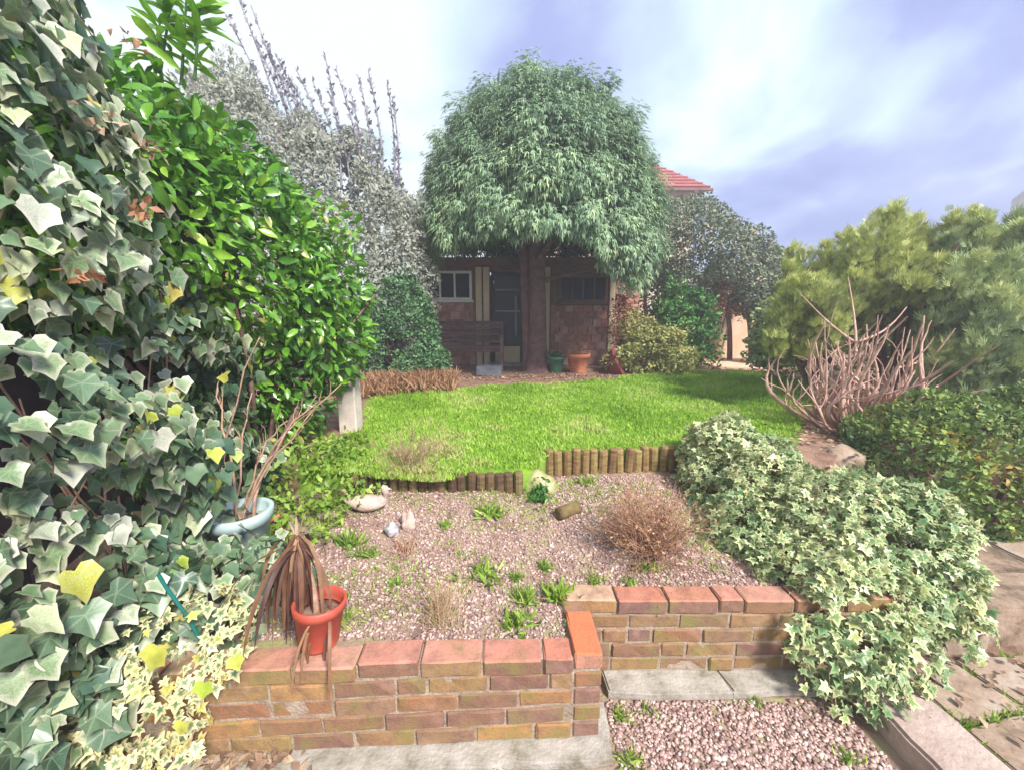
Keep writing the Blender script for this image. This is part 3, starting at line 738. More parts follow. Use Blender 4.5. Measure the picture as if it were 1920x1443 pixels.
# ------------------------------------------------------------------ log roll edging
LOGM = noise_mat('treated_log', [(0.3, (0.13, 0.075, 0.035)), (0.55, (0.25, 0.165, 0.07)), (0.75, (0.33, 0.28, 0.10))], 12, bump=0.5, bscale=50, use_random=0.25)
DLOG = noise_mat('dark_log', [(0.3, (0.07, 0.042, 0.025)), (0.55, (0.14, 0.09, 0.045)), (0.75, (0.22, 0.18, 0.08))], 12, bump=0.5, bscale=50, use_random=0.3)  # darker brown tones for the sagging row
def log_edging(label, x0, x1, ztop, zbot, d, seed, LOGM=LOGM):
    random.seed(seed)
    root = empty('log_edging', ((x0 + x1) / 2, float(front_edge((x0 + x1) / 2)), zbot), 0, label, 'log edging', 'log roll edging of the lawn')
    pr = [(0.0, 0), (d * 0.5, 0), (d * 0.5, 0.96), (d * 0.42, 1.0), (0, 1.0)]
    V, F, seg = [], [], 9
    for r_, z_ in ((d * 0.5, 0), (d * 0.5, 0.95), (d * 0.40, 1.0)):
        for k_ in range(seg): V.append((r_ * math.cos(6.2832 * k_ / seg), r_ * math.sin(6.2832 * k_ / seg), z_))
    for a_ in range(2):
        for k_ in range(seg): F.append((a_ * seg + k_, a_ * seg + (k_ + 1) % seg, (a_ + 1) * seg + (k_ + 1) % seg, (a_ + 1) * seg + k_))
    F.append(tuple(2 * seg + k_ for k_ in range(seg)))
    me = np_mesh('log', np.array(V), F); me.materials.append(LOGM)
    x = x0
    while x < x1:
        y = float(front_edge(x)) - d * 0.3
        o = bpy.data.objects.new('log', me); C.objects.link(o); o.parent = root
        h = ztop - zbot + random.gauss(0, 0.006)
        o.matrix_local = Matrix.Translation((x - root.location.x, y - root.location.y, 0)) @ Matrix.Rotation(random.gauss(0, 0.03), 4, 'Y') @ Matrix.Rotation(random.uniform(0, 6), 4, 'Z') @ Matrix.Diagonal((random.uniform(0.93, 1.05), random.uniform(0.93, 1.05), h, 1))
        x += d * 0.99
log_edging('sagging row of half buried logs behind the stone bird', -1.0, 0.09, 0.648, 0.43, 0.062, 1, DLOG)
log_edging('straight row of upright logs behind the brown twiggy shrub', 0.27, 1.24, 0.675, 0.45, 0.066, 2)

# ================================================================== TREES AND SHRUBS BEHIND
# ---- domed weeping conifer in front of the shed
TX, TY = 0.42, 7.05
tree = empty('conifer_tree', (TX, TY, LAWN_Z), 0, 'big domed weeping conifer with blue-green drooping foliage before the shed', 'tree')
def dome_r(z):
    return np.interp(z, [1.9, 2.2, 2.6, 3.0, 3.5, 4.08, 4.50, 4.82, 5.06, 5.2, 5.27], [1.6, 1.76, 1.85, 1.87, 1.79, 1.55, 1.28, 1.00, 0.66, 0.38, 0.05])
nC = 2100
z = rng.uniform(2.0, 5.26, nC * 3); keep = rng.random(nC * 3) < np.clip(dome_r(z) / 2.1 + 0.12, 0, 1); z = z[keep][:nC]
a = rng.uniform(0, 2 * math.pi, len(z))
bottom = 2.60 + 0.12 * np.sin(a * 3 + 1) - 0.50 * np.exp(-((a - 5.75) / 0.45) ** 2)
k = z > bottom; z, a = z[k], a[k]
rr = dome_r(z)
P0 = np.stack([TX + rr * np.cos(a), TY + rr * np.sin(a), z], -1)
sl = np.gradient(dome_r(np.linspace(1.9, 5.27, 200)), 3.37 / 199); sl = np.interp(z, np.linspace(1.9, 5.27, 200), sl)
N0 = norm(np.stack([np.cos(a), np.sin(a), np.clip(-sl, -0.2, 3)], -1))
P0 = P0 + N0 * (0.14 * vnoise(P0, 3.2, 51) - 0.06 + rng.normal(0, 0.075, len(z)))[:, None]
k = ~((P0[:, 1] > 7.3) & (P0[:, 2] < 2.75)) & ((P0[:, 1] < TY + 0.7) | (rng.random(len(P0)) < 0.45)); P0, N0 = P0[k], N0[k]
nc = len(P0); ns = 62
crnd = np.clip(0.45 + 0.25 * vnoise(P0, 3.0, 52) + rng.normal(0, 0.12, nc) - 0.10 * (P0[:, 2] - 3), 0, 1)
csz = rng.uniform(0.75, 1.3, nc)
off = rng.normal(0, 1, (nc, ns, 3)); off /= np.linalg.norm(off, axis=2, keepdims=True)
rad = rng.random((nc, ns, 1)) ** 0.5 * 0.155 * csz[:, None, None]
P = P0[:, None] + off * rad * np.array([1, 1, 0.9])
A = N0[:, None] * 0.75 + off * 0.65 + np.array([0, 0, -0.55]) + rng.normal(0, 0.2, (nc, ns, 3))
A[:, :, 2] = np.minimum(A[:, :, 2], 0.15 - 0.3 * rng.random((nc, ns)))
Nn = off * 0.5 + N0[:, None] * 0.5 + np.array([0, 0, 0.8])
S = rng.uniform(0.05, 0.112, (nc, ns)) * csz[:, None]
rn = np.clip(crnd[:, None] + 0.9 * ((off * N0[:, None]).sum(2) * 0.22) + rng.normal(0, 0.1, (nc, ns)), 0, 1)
leaf_mass('crown', T_DROOP, P.reshape(-1, 3) - np.array(tree.location), A.reshape(-1, 3), Nn.reshape(-1, 3), S.ravel(), rn.ravel(), M_CYP, tree)
# inner foliage: larger, sparser sprays in the darker leaf tones
nI = 16000
u = rng.random(nI) ** 0.5; z = rng.uniform(2.75, 4.9, nI); a = rng.uniform(0, 2 * math.pi, nI); rr = dome_r(z) * (0.55 + 0.38 * u)
P = np.stack([TX + rr * np.cos(a), TY + rr * np.sin(a), z], -1); P = P[~((P[:, 1] > 7.3) & (P[:, 2] < 2.8))]
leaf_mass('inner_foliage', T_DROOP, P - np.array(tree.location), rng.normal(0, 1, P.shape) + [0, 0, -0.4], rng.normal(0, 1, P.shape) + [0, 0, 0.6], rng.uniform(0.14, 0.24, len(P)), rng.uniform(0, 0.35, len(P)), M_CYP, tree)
# fluted trunk with a second stem, plus limbs
def trunk_mesh(p, r, seed, sides=14, flute=0.16):
    p = np.asarray(p, float); n_ = len(p); V = []
    rg = np.random.default_rng(seed); ph = rg.uniform(0, 6, 4)
    for i_ in range(n_):
        for k_ in range(sides):
            a_ = 2 * math.pi * k_ / sides
            q = r[i_] * (1 + flute * math.sin(3 * a_ + ph[0] + i_ * 0.15) + flute * 0.6 * math.sin(5 * a_ + ph[1]))
            V.append((p[i_, 0] + q * math.cos(a_), p[i_, 1] + q * math.sin(a_), p[i_, 2]))
    F = [(i_ * sides + k_, i_ * sides + (k_ + 1) % sides, (i_ + 1) * sides + (k_ + 1) % sides, (i_ + 1) * sides + k_) for i_ in range(n_ - 1) for k_ in range(sides)]
    return np_mesh('trunk', np.array(V), F, smooth=True)
zz = np.array([-0.05, 0.04, 0.15, 0.4, 0.9, 1.5, 2.3, 3.4])
mesh_obj('trunk', trunk_mesh(np.stack([0.02 + 0.02 * np.sin(zz * 2), 0 * zz, zz], -1), [0.27, 0.22, 0.175, 0.15, 0.135, 0.13, 0.12, 0.07], 1), TRUNKB, tree)
mesh_obj('trunk', trunk_mesh(np.stack([-0.19 + 0.05 * np.cos(zz * 1.1), 0.10 + 0.02 * zz, zz], -1), [0.15, 0.12, 0.10, 0.09, 0.085, 0.08, 0.075, 0.05], 2), TRUNKB, tree)
for i_ in range(14):
    a_ = i_ * 2.4; z0 = 1.5 + 0.16 * i_
    tubes('branch', [(bend((0, 0, z0), (math.cos(a_), math.sin(a_), 0.30), 1.1, 6, 0.10), np.linspace(0.05, 0.012, 6))], TRUNKB, tree, 6)

# ---- grey shrub with tall spikes beyond the laurel
gs_e = [(-2.75, 5.9, 2.7, 0.9, 0.7, 1.55), (-1.9, 5.9, 2.2, 0.75, 0.6, 1.35), (-1.88, 6.1, 1.8, 0.5, 0.5, 0.95), (-3.6, 5.6, 3.0, 0.9, 0.7, 1.6), (-2.3, 6.0, 3.0, 0.6, 0.5, 1.12), (-1.78, 6.0, 2.6, 0.45, 0.4, 1.05)]
gs = shrub('grey_shrub', 'tall grey-lilac shrub with upright spiky shoots behind the laurel', gs_e, 105000, M_GREY, 0.060, nj=0.25, lump=0.20, ls=2.5, seed=3, depth=0.35, zmin=LAWN_Z)
gb = np.array(gs.location)
SP = []
for (bx, by, tx, ty) in ((560, 250, 440, -20), (590, 300, 470, 10), (540, 200, 425, 30), (640, 260, 608, 100), (690, 290, 630, 130), (720, 270, 690, 132), (700, 260, 672, 145), (738, 280, 726, 155), (745, 300, 735, 180),
                         (640, 240, 585, 150), (620, 220, 555, 130), (600, 230, 520, 110), (575, 210, 490, 70), (660, 280, 615, 170), (590, 200, 500, 95), (560, 190, 470, 60), (680, 260, 655, 165), (610, 230, 540, 140)):
    p0, p1 = np.array(at(bx, by + 90, 5.8)), np.array(at(tx, ty, 5.75))
    tt = np.linspace(0, 1, 7)[:, None]
    SP.append(p0 + (p1 - p0) * tt + np.array([0.05, 0, 0.0]) * np.sin(tt * 3.1))
for c_ in SP:
    sh = tubes('shoot', [(c_ - gb, np.linspace(0.016, 0.006, 7))], M_SPIKE, gs, 4)
    nL = 90; t = rng.random(nL); i0 = np.minimum((t * 6).astype(int), 5); f = (t * 6 - i0)[:, None]
    q = c_[i0] * (1 - f) + c_[i0 + 1] * f
    ax = norm(np.stack([rng.normal(0, 1, nL), rng.normal(0, 1, nL), np.full(nL, 1.1)], -1))
    leaf_mass('shoot_leaves', T_SMALL, q - gb, ax, rng.normal(0, 1, (nL, 3)), rng.uniform(0.035, 0.085, nL), rng.random(nL), M_SPIKE, sh)

# ---- dark clipped dome and the dead brown growth at its foot
shrub('clipped_shrub', 'dense dark green domed shrub beside the bench', [(-1.58, 5.6, 1.30, 0.50, 0.45, 0.92), (-1.52, 5.55, 1.0, 0.58, 0.45, 0.55), (-1.85, 5.45, 1.0, 0.5, 0.4, 0.6)], 36000, M_DOME, 0.05, lump=0.10, ls=4, seed=8, depth=0.12, zmin=LAWN_Z - 0.02)
br = empty('brown_groundcover', (-1.3, 5.5, LAWN_Z), 0, 'bank of dead reddish brown stems at the foot of the dark domed shrub', 'dead plant')
nB = 9000
x = rng.uniform(-2.05, -0.75, nB); y = 5.08 + 0.40 * (x + 1.4) + rng.normal(0, 0.13, nB)
P = np.stack([x, y, lawn_z(x, y) + rng.uniform(0, 0.20, nB) * np.clip(1 - np.abs(y - 5.08 - 0.40 * (x + 1.4)) * 2, 0.2, 1)], -1)
leaf_mass('stems', T_BLADE, P - np.array(br.location), np.stack([rng.normal(0, 0.5, nB), rng.normal(-0.2, 0.5, nB), np.full(nB, 0.9)], -1), rng.normal(0, 1, (nB, 3)), rng.uniform(0.06, 0.16, nB), np.clip(rng.normal(0.42, 0.25, nB), 0, 1), M_BROWN, br)

# ---- olive tree arching over the far corner, dark hedge behind it
ol = shrub('arching_tree', 'olive-grey evergreen tree arching over the shady far corner', [(3.3, 8.2, 3.25, 0.95, 0.7, 0.62), (4.25, 8.3, 2.75, 0.85, 0.7, 0.72), (2.55, 8.4, 3.0, 0.6, 0.6, 0.9), (4.75, 8.2, 2.25, 0.6, 0.6, 0.65), (3.6, 8.4, 2.6, 0.8, 0.6, 0.5)],
           42000, M_OLIVE, 0.068, lump=0.15, ls=2.5, seed=12, depth=0.3, stem=False, cat='tree', up=-0.1)
ob = np.array(ol.location)
for (x_, y_, z_) in ((4.85, 8.15, 2.3), (4.6, 8.5, 2.6), (2.9, 8.6, 2.8)):
    tt = np.linspace(0, 1, 8)[:, None]
    p0, p1 = np.array([x_ + 0.05, y_, LAWN_Z - 0.05]), np.array([x_ - 0.35, y_, z_ + 0.3])
    tubes('trunk', [(p0 + (p1 - p0) * tt + np.array([0.06, 0, 0]) * np.sin(tt * 4) - ob, np.linspace(0.055, 0.035, 8))], BARK, ol, 8)
shrub('dark_hedge', 'dark shaded hedge beneath the arching tree', [(2.9, 9.6, 1.6, 1.0, 0.5, 1.25), (4.9, 9.7, 1.6, 0.55, 0.5, 1.3), (5.9, 9.4, 1.7, 0.9, 0.5, 1.4)], 15000, M_DARK, 0.10, lump=0.12, seed=14, zmin=LAWN_Z, stem=False, cat='hedge')
shrub('ivy_column', 'dark ivy clad column at the edge of the sandy gap', [(5.06, 7.9, 1.2, 0.26, 0.28, 0.75), (5.22, 7.7, 0.95, 0.33, 0.3, 0.42), (4.95, 7.75, 0.80, 0.18, 0.2, 0.16), (5.08, 8.0, 1.8, 0.28, 0.3, 0.5)], 6000, M_DARK, 0.075, T=T_IVY, lump=0.06, seed=15, zmin=LAWN_Z - 0.02, cat='ivy')
shrub('yellow_shrub', 'low rounded yellow-green shrub beside the shed wall', [(2.35, 6.85, 1.08, 0.46, 0.42, 0.46), (2.72, 6.75, 0.98, 0.32, 0.35, 0.36), (2.05, 6.8, 0.9, 0.3, 0.3, 0.27)], 12000, M_YELLOW, 0.06, lump=0.24, ls=4.5, seed=16, zmin=LAWN_Z - 0.02)
shrub('green_shrub', 'upright bright green leafy shrub behind the yellow-green one', [(3.15, 7.3, 1.55, 0.44, 0.4, 0.48), (3.3, 7.3, 1.1, 0.3, 0.3, 0.5), (2.95, 7.35, 1.8, 0.25, 0.25, 0.3)], 8000, M_GREEN, 0.085, T=T_LAUREL, lump=0.26, ls=4.5, seed=17, zmin=LAWN_Z)
shrub('brown_shrub', 'thin russet shrub in front of the sandy wall', [(4.15, 8.15, 1.95, 0.2, 0.2, 0.36), (3.72, 7.6, 1.0, 0.14, 0.16, 0.3), (4.45, 8.2, 1.7, 0.12, 0.2, 0.12)], 900, M_RED, 0.07, lump=0.12, ls=5, seed=18, zmin=LAWN_Z + 0.15)
shrub('dry_shrub', 'sparse reddish twiggy shrub against the shed corner', [(2.05, 7.45, 1.5, 0.26, 0.22, 0.55)], 1500, M_RED, 0.06, lump=0.2, ls=5, seed=19, zmin=LAWN_Z + 0.2, depth=0.4)
SAND = noise_mat('sandy_render', [(0.3, (0.66, 0.42, 0.28)), (0.7, (0.78, 0.56, 0.40))], 5, bump=0.3, bscale=40)
gw = empty('rendered_wall', (4.3, 9.0, LAWN_Z), 0, 'sandy rendered garden wall glimpsed through the gap', 'wall')
box('panel', SAND, (-0.55, 0, -0.1), (1.1, 0.2, 1.25), gw, 0.01)
box('coping', SAND, (-0.58, -0.03, 1.253), (1.13, 0.23, 1.30), gw, 0.01)
pt = slab_poly('path', [(3.75, 7.1), (4.65, 7.05), (4.9, 8.98), (3.9, 8.98)], LAWN_Z - 0.05, LAWN_Z + 0.03, SAND, None, 0.01, 0.02)
tag(pt, 'short sandy path leading to the gap', None, None, 'structure')

# ---- conifers on the right
def conifer(label, plumes, mat, n_per, seed, base, trunk_r=0.06, inner=True, name='conifer_tree', size=0.098):
    """plumes: (x, y, z0, z1, radius) upright feathery columns"""
    rg = np.random.default_rng(seed)
    root = empty(name, base, 0, label, 'tree', 'conifers along the boundary'); b_ = np.array(base)
    Ps, As, Ns, Rn, Sz = [], [], [], [], []
    whole = plumes; plumes = []
    for (x_, y_, z0, z1, r_) in whole:
        for q in range(4):
            a_ = rg.uniform(0, 6.2832); d_ = r_ * (0.75 if q else 0.1)
            plumes.append((x_ + d_ * math.cos(a_), y_ + d_ * math.sin(a_), z0 + rg.uniform(-0.1, 0.15), z1 - (rg.uniform(0.0, 0.45) if q else 0), r_ * rg.uniform(0.45, 0.8)))
    n_per //= 3
    for (x_, y_, z0, z1, r_) in plumes:
        t = rg.random(n_per); a_ = rg.uniform(0, 6.2832, n_per)
        prof = np.clip(1 - t, 0, 1) ** 0.75 * np.clip(0.35 + t * 2.2, 0, 1) + 0.03
        rr_ = r_ * prof * (0.55 + 0.45 * rg.random(n_per) ** 0.5)
        P_ = np.stack([x_ + rr_ * np.cos(a_), y_ + rr_ * np.sin(a_), z0 + (z1 - z0) * t], -1)
        P_ = P_ + (vnoise(P_, 5, seed) * 0.07)[:, None] + rg.normal(0, 0.02, P_.shape)
        out = np.stack([np.cos(a_), np.sin(a_), 0 * a_], -1)
        Ps.append(P_); As.append(out * 0.55 + np.array([0, 0, 0.95]) + rg.normal(0, 0.28, P_.shape)); Ns.append(out * 0.6 + rg.normal(0, 0.5, P_.shape) + np.array([0, 0, 0.4]))
        Rn.append(np.clip(0.30 + 0.40 * t + 0.4 * vnoise(P_, 4, seed + 1) + rg.normal(0, 0.2, n_per), 0, 1)); Sz.append(size * rg.uniform(0.6, 1.3, n_per))
    P_ = np.concatenate(Ps)
    leaf_mass('crown', T_PLUME, P_ - b_, np.concatenate(As), np.concatenate(Ns), np.concatenate(Sz), np.concatenate(Rn), mat, root)
    tubes('trunk', [(bend((0, 0, -0.05), (0.05, 0, 1), max(p[3] for p in whole) - b_[2] - 0.3, 7, 0.06, seed=seed), np.linspace(trunk_r, 0.015, 7))], BARK, root, 8)
    for i_, p in enumerate(whole):
        p0 = np.array([0, 0, 0.15 + 0.08 * (i_ % 5)]); p1 = np.array([p[0], p[1], 0.5 * (p[2] + p[3])]) - b_
        tt = np.linspace(0, 1, 7)[:, None]; mid = np.array([p1[0] * 0.8, p1[1] * 0.8, p1[2] * 0.35])
        tubes('branch', [((1 - tt) ** 2 * p0 + 2 * tt * (1 - tt) * mid + tt ** 2 * p1, np.linspace(0.03, 0.008, 7))], BARK, root, 5)
    return root
def plume_row(pxs, Y, ztop_py, r_, low_py, seed):
    rg = np.random.default_rng(seed); out = []
    for px, ty in zip(pxs, ztop_py):
        y_ = Y + rg.uniform(-0.25, 0.25)
        t = at(px, ty, y_); l_ = at(px, low_py + rg.uniform(-20, 20), y_)
        out.append((t.x, y_, l_.z, t.z - 0.10, r_ * rg.uniform(0.85, 1.2)))
    return out
pl = plume_row([1490, 1520, 1550, 1590, 1625], 4.7, [470, 450, 440, 425, 405], 0.26, 640, 1) + plume_row([1500, 1545, 1600, 1640], 4.3, [500, 505, 500, 480], 0.26, 600, 2) + plume_row([1485, 1500, 1540], 4.25, [570, 590, 610], 0.16, 660, 3)
conifer('yellow-green conifer nearest the arching tree, with spiky upright tips', pl, M_CON, 1500, 61, (3.6, 4.7, LAWN_Z))
pl = plume_row([1650, 1685, 1715, 1745, 1780, 1800], 4.6, [385, 375, 395, 415, 405, 380], 0.26, 590, 4) + plume_row([1660, 1710, 1760], 4.1, [470, 470, 465], 0.26, 570, 5)
conifer('tallest light green conifer behind the bare twisted shrub', pl, M_CON, 1650, 62, (4.4, 4.6, LAWN_Z))
pl = plume_row([1830, 1865, 1900, 1940, 1980], 4.2, [400, 375, 390, 385, 370], 0.30, 640, 6) + plume_row([1810, 1850, 1900, 1950], 3.8, [470, 450, 455, 440], 0.28, 700, 7) + plume_row([1840, 1890, 1940], 3.5, [580, 570, 560], 0.25, 745, 8) 
conifer('bushy mid green conifer at the edge of the picture above the clipped bush', pl, M_CON2, 1500, 63, (4.9, 4.0, LAWN_Z))
# shaded interior behind the twisted shrub
shrub('shade_hedge', 'dim brown-green hedge seen through the bare twisted stems', [(4.6, 5.9, 1.3, 1.1, 0.4, 0.85), (5.6, 5.0, 1.3, 1.0, 0.5, 0.9), (6.4, 5.6, 1.3, 0.8, 0.5, 0.9)], 12000, M_CON2, 0.08, seed=22, zmin=LAWN_Z, depth=0.3, cat='hedge')

# ---- clipped yew bush low on the right
shrub('clipped_bush', 'dense rounded green and yellow bush beside the steps', [(3.20, 2.78, 0.58, 0.66, 0.46, 0.48), (2.86, 2.68, 0.52, 0.38, 0.36, 0.40), (3.75, 2.75, 0.60, 0.7, 0.5, 0.52), (3.3, 2.6, 0.40, 0.5, 0.36, 0.32)], 48000, M_YEW, 0.044, lump=0.08, ls=4.5, seed=24, zmin=0.19, depth=0.10)

# ---- bare twisted shrub
tw = empty('twisted_shrub', (3.10, 3.45, LAWN_Z), 0, 'bare pinkish shrub of many twisted stems fanning from the ground', 'shrub')
rg = np.random.default_rng(77)
for i_ in range(56):
    a_ = rg.uniform(-1, 1)
    p0 = np.array([a_ * 0.24 + rg.normal(0, 0.05), rg.normal(0, 0.12), -0.03])
    spread = a_ * 0.24 + rg.normal(0, 0.08); h = rg.uniform(0.35, 1.0)
    p1 = p0 + np.array([spread * 1.5, rg.normal(0, 0.15), h * 0.22]); p2 = p0 + np.array([spread * rg.uniform(0.6, 1.9), rg.normal(0, 0.2), h])
    tt = np.linspace(0, 1, 11)[:, None]
    c_ = (1 - tt) ** 2 * p0 + 2 * tt * (1 - tt) * p1 + tt ** 2 * p2
    ph = rg.uniform(0, 6, 2); am = 0.06
    c_[:, 0] += am * np.sin(tt[:, 0] * 7 + ph[0]) * tt[:, 0]; c_[:, 1] += am * np.sin(tt[:, 0] * 6 + ph[1]) * tt[:, 0]
    r0 = rg.uniform(0.013, 0.032)
    s_ = tubes('stem', [(c_, r0 * np.linspace(1, 0.16, 11) ** 0.8)], PINKBARK, tw, 7)
    for _ in range(2):
        k = rg.integers(4, 9); d = c_[k + 1] - c_[k] + rg.normal(0, 0.03, 3)
        tubes('twig', [(bend(c_[k], d, rg.uniform(0.2, 0.5), 6, 0.2, 0.05), np.linspace(r0 * 0.4, 0.003, 6))], PINKBARK, s_, 5)
for (ax, ay, bx, by) in ((1600, 640, 1500, 550), (1610, 640, 1700, 575), (1605, 660, 1590, 520), (1680, 690, 1770, 640)):
    p0, p1 = np.array(at(ax, ay, 3.5)), np.array(at(bx, by, 3.7)); tt = np.linspace(0, 1, 8)[:, None]
    tubes('stem', [(p0 + (p1 - p0) * tt + np.array([0.03, 0, -0.05]) * np.sin(tt * 3.1) - np.array(tw.location), np.linspace(0.013, 0.004, 8))], PINKBARK, tw, 5)

# ================================================================== SHED, HOUSES AND THINGS BY THE SHED
SHINGLE = noise_mat('cedar_shingle', [(0.3, (0.30, 0.14, 0.12)), (0.55, (0.46, 0.23, 0.20)), (0.75, (0.58, 0.36, 0.31))], 9, bump=0.4, bscale=60, use_random=0.45)
CREAM = noise_mat('cream_paint', [(0.3, (0.66, 0.52, 0.34)), (0.7, (0.78, 0.66, 0.47))], 8, bump=0.1, rough=0.6)
WHITEP = noise_mat('white_paint', [(0.3, (0.72, 0.68, 0.64)), (0.7, (0.84, 0.82, 0.79))], 8, bump=0.1, rough=0.5)
DARKP = noise_mat('dark_door_paint', [(0.3, (0.035, 0.03, 0.05)), (0.7, (0.07, 0.055, 0.08))], 6, bump=0.1, rough=0.5)
ROOFF = noise_mat('roof_felt', [(0.3, (0.05, 0.045, 0.05)), (0.7, (0.11, 0.10, 0.10))], 10, bump=0.4)
BROWNW = noise_mat('brown_timber', [(0.3, (0.14, 0.07, 0.06)), (0.7, (0.26, 0.14, 0.12))], 7, bump=0.3)
m, n, l, b = new_mat('window_glass')
b.inputs['Base Color'].default_value = (0.02, 0.03, 0.06, 1); b.inputs['Roughness'].default_value = 0.08; b.inputs['Specular IOR Level'].default_value = 0.12
GLASS = m
SY = 7.9
shed = empty('garden_shed', (0.35, SY, LAWN_Z), 0, 'red shingled garden shed with cream trim under the domed tree', 'shed')
sb = Vector(shed.location)
def sx(px): return at(px, 600, SY).x - sb.x
def sz(py): return at(960, py, SY).z - sb.z
top = sz(494)
xl, xr = -2.1, sx(1198)
w_ = box('wall', BROWNW, (xl, 0.02, -0.05), (sx(919), 0.12, top), shed, 0.003)
box('wall', BROWNW, (sx(984), 0.021, -0.05), (xr, 0.12, top), shed, 0.003)
box('wall', BROWNW, (xl, 0.121, -0.05), (xl + 0.1, 2.4, top), shed, 0.003)
box('wall', BROWNW, (xr - 0.1, 0.121, -0.05), (xr, 2.4, top), shed, 0.003)
box('wall', BROWNW, (xl, 2.4, -0.05), (xr, 2.5, top), shed, 0.003)
box('lintel', BROWNW, (sx(919), 0.02, sz(510)), (sx(984), 0.12, top), shed, 0.003)
rfm = bmesh.new()
for v in ((xl - 0.15, -0.22, top + 0.02), (xr + 0.15, -0.22, top + 0.02), (xr + 0.15, 2.7, top + 0.30), (xl - 0.15, 2.7, top + 0.30)): rfm.verts.new(v)
rfm.faces.new(list(rfm.verts)); r_ = bmesh.ops.extrude_face_region(rfm, geom=list(rfm.faces))
for v in r_['geom']:
    if isinstance(v, bmesh.types.BMVert): v.co.z += 0.06
bmesh.ops.recalc_face_normals(rfm, faces=list(rfm.faces))
mesh_obj('roof', bm_mesh('roof', rfm), ROOFF, shed)
box('fascia', BROWNW, (xl - 0.15, -0.245, top - 0.06), (xr + 0.15, -0.223, top + 0.07), shed, 0.003)
# shingles in courses, each one tilted out at its foot
sme = []
for k in range(4):
    sme.append(bm_mesh('shingle', box_bm(0.165 + 0.01 * k, 0.014, 0.19, 0.002)))
    sme[-1].materials.append(SHINGLE)
def shingle_area(x0, x1, z0, z1, seed):
    random.seed(seed); r_ = 0; zz_ = z0
    while zz_ < z1 - 0.05:
        x = x0 - (0.09 if r_ % 2 else 0.0)
        while x < x1:
            a_, b_ = max(x, x0), min(x + 0.182, x1)
            if b_ - a_ > 0.05:
                me = random.choice(sme); o = bpy.data.objects.new('shingle', me); C.objects.link(o); o.parent = shed
                h = min(0.19, z1 - zz_)
                o.matrix_local = Matrix.Translation(((a_ + b_) / 2, 0.0 + random.uniform(-0.003, 0.003), zz_ + h / 2)) @ Matrix.Rotation(R(-5), 4, 'X') @ Matrix.Rotation(random.gauss(0, 0.01), 4, 'Y') @ Matrix.Diagonal(((b_ - a_ - 0.008) / 0.18, 1, h / 0.19, 1))
            x += 0.182
        zz_ += 0.148; r_ += 1
shingle_area(sx(775), sx(891), 0.0, sz(568), 1)
shingle_area(sx(1032), sx(1139), 0.0, sz(573), 2)
shingle_area(sx(1152), xr, 0.0, sz(520), 3)
def window(px0, px1, py0, py1, mat, nb, y=-0.02):
    f = empty('window', (0, 0, 0)); f.parent = shed
    x0, x1, z0, z1 = sx(px0), sx(px1), sz(py1), sz(py0); t = 0.05
    box('frame', mat, (x0, y, z1 - t), (x1, 0.05, z1), f, 0.004); box('frame', mat, (x0, y, z0), (x1, 0.05, z0 + t), f, 0.004)
    box('frame', mat, (x0, y + 0.001, z0 + t), (x0 + t, 0.05, z1 - t), f, 0.004); box('frame', mat, (x1 - t, y + 0.001, z0 + t), (x1, 0.05, z1 - t), f, 0.004)
    w = (x1 - x0 - 2 * t) / nb
    for i_ in range(nb):
        if i_: box('glazing_bar', mat, (x0 + t + i_ * w - 0.018, y + 0.005, z0 + t), (x0 + t + i_ * w + 0.018, 0.045, z1 - t), f, 0.003)
        g0 = 0.018 if i_ else 0; g1 = 0.018 if i_ < nb - 1 else 0
        box('pane', GLASS, (x0 + t + i_ * w + g0, 0.010, z0 + t), (x0 + t + (i_ + 1) * w - g1, 0.0185, z1 - t), f, 0.001)
    box('sill', mat, (x0 - 0.03, y - 0.05, z0 - 0.045), (x1 + 0.03, 0.03, z0 - 0.001), f, 0.005)
window(795, 886, 508, 563, WHITEP, 3)
window(1046, 1137, 516, 567, BROWNW, 4)
for px0, px1 in ((893, 904), (907, 918), (1018, 1030), (1141, 1151)):
    box('trim_board', CREAM, (sx(px0), -0.035, -0.02), (sx(px1), 0.018, top - 0.07), shed, 0.004)
box('trim_board', BROWNW, (sx(984), -0.030, -0.02), (sx(992), 0.018, top - 0.07), shed, 0.004)
dr = empty('door', (0, 0, 0)); dr.parent = shed
d0, d1 = sx(921), sx(982)
for lo, hi in (((d0, 0.06, 0.02), (d0 + 0.07, 0.10, sz(507))), ((d1 - 0.07, 0.06, 0.02), (d1, 0.10, sz(507))), ((d0 + 0.07, 0.06, sz(513)), (d1 - 0.07, 0.10, sz(507))), ((d0 + 0.07, 0.06, sz(546)), (d1 - 0.07, 0.10, sz(541))), ((d0 + 0.07, 0.06, sz(586)), (d1 - 0.07, 0.10, sz(581)))):
    box('rail', DARKP, lo, hi, dr, 0.003)
box('panel', CREAM, (d0 + 0.07, 0.065, 0.03), (d1 - 0.07, 0.095, sz(650)), dr, 0.003)
for p0, p1 in ((541, 513), (581, 546), (650, 586)):
    box('pane', GLASS, (d0 + 0.07, 0.075, sz(p0) + 0.001), (d1 - 0.07, 0.082, sz(p1) - 0.001), dr, 0.001)
GREYB = noise_mat('pale_grey_paint', [(0.3, (0.30, 0.31, 0.38)), (0.7, (0.42, 0.43, 0.50))], 8, bump=0)
box('glazing_bar', GREYB, (d1 - 0.17, 0.052, sz(630)), (d1 - 0.135, 0.0745, sz(555)), dr, 0.003)
box('glazing_bar', GREYB, (d0 + 0.075, 0.053, sz(585)), (d1 - 0.075, 0.0590, sz(582)), dr, 0.003)
box('glazing_bar', GREYB, (d0 + 0.075, 0.053, sz(545)), (d1 - 0.075, 0.0590, sz(542)), dr, 0.003)
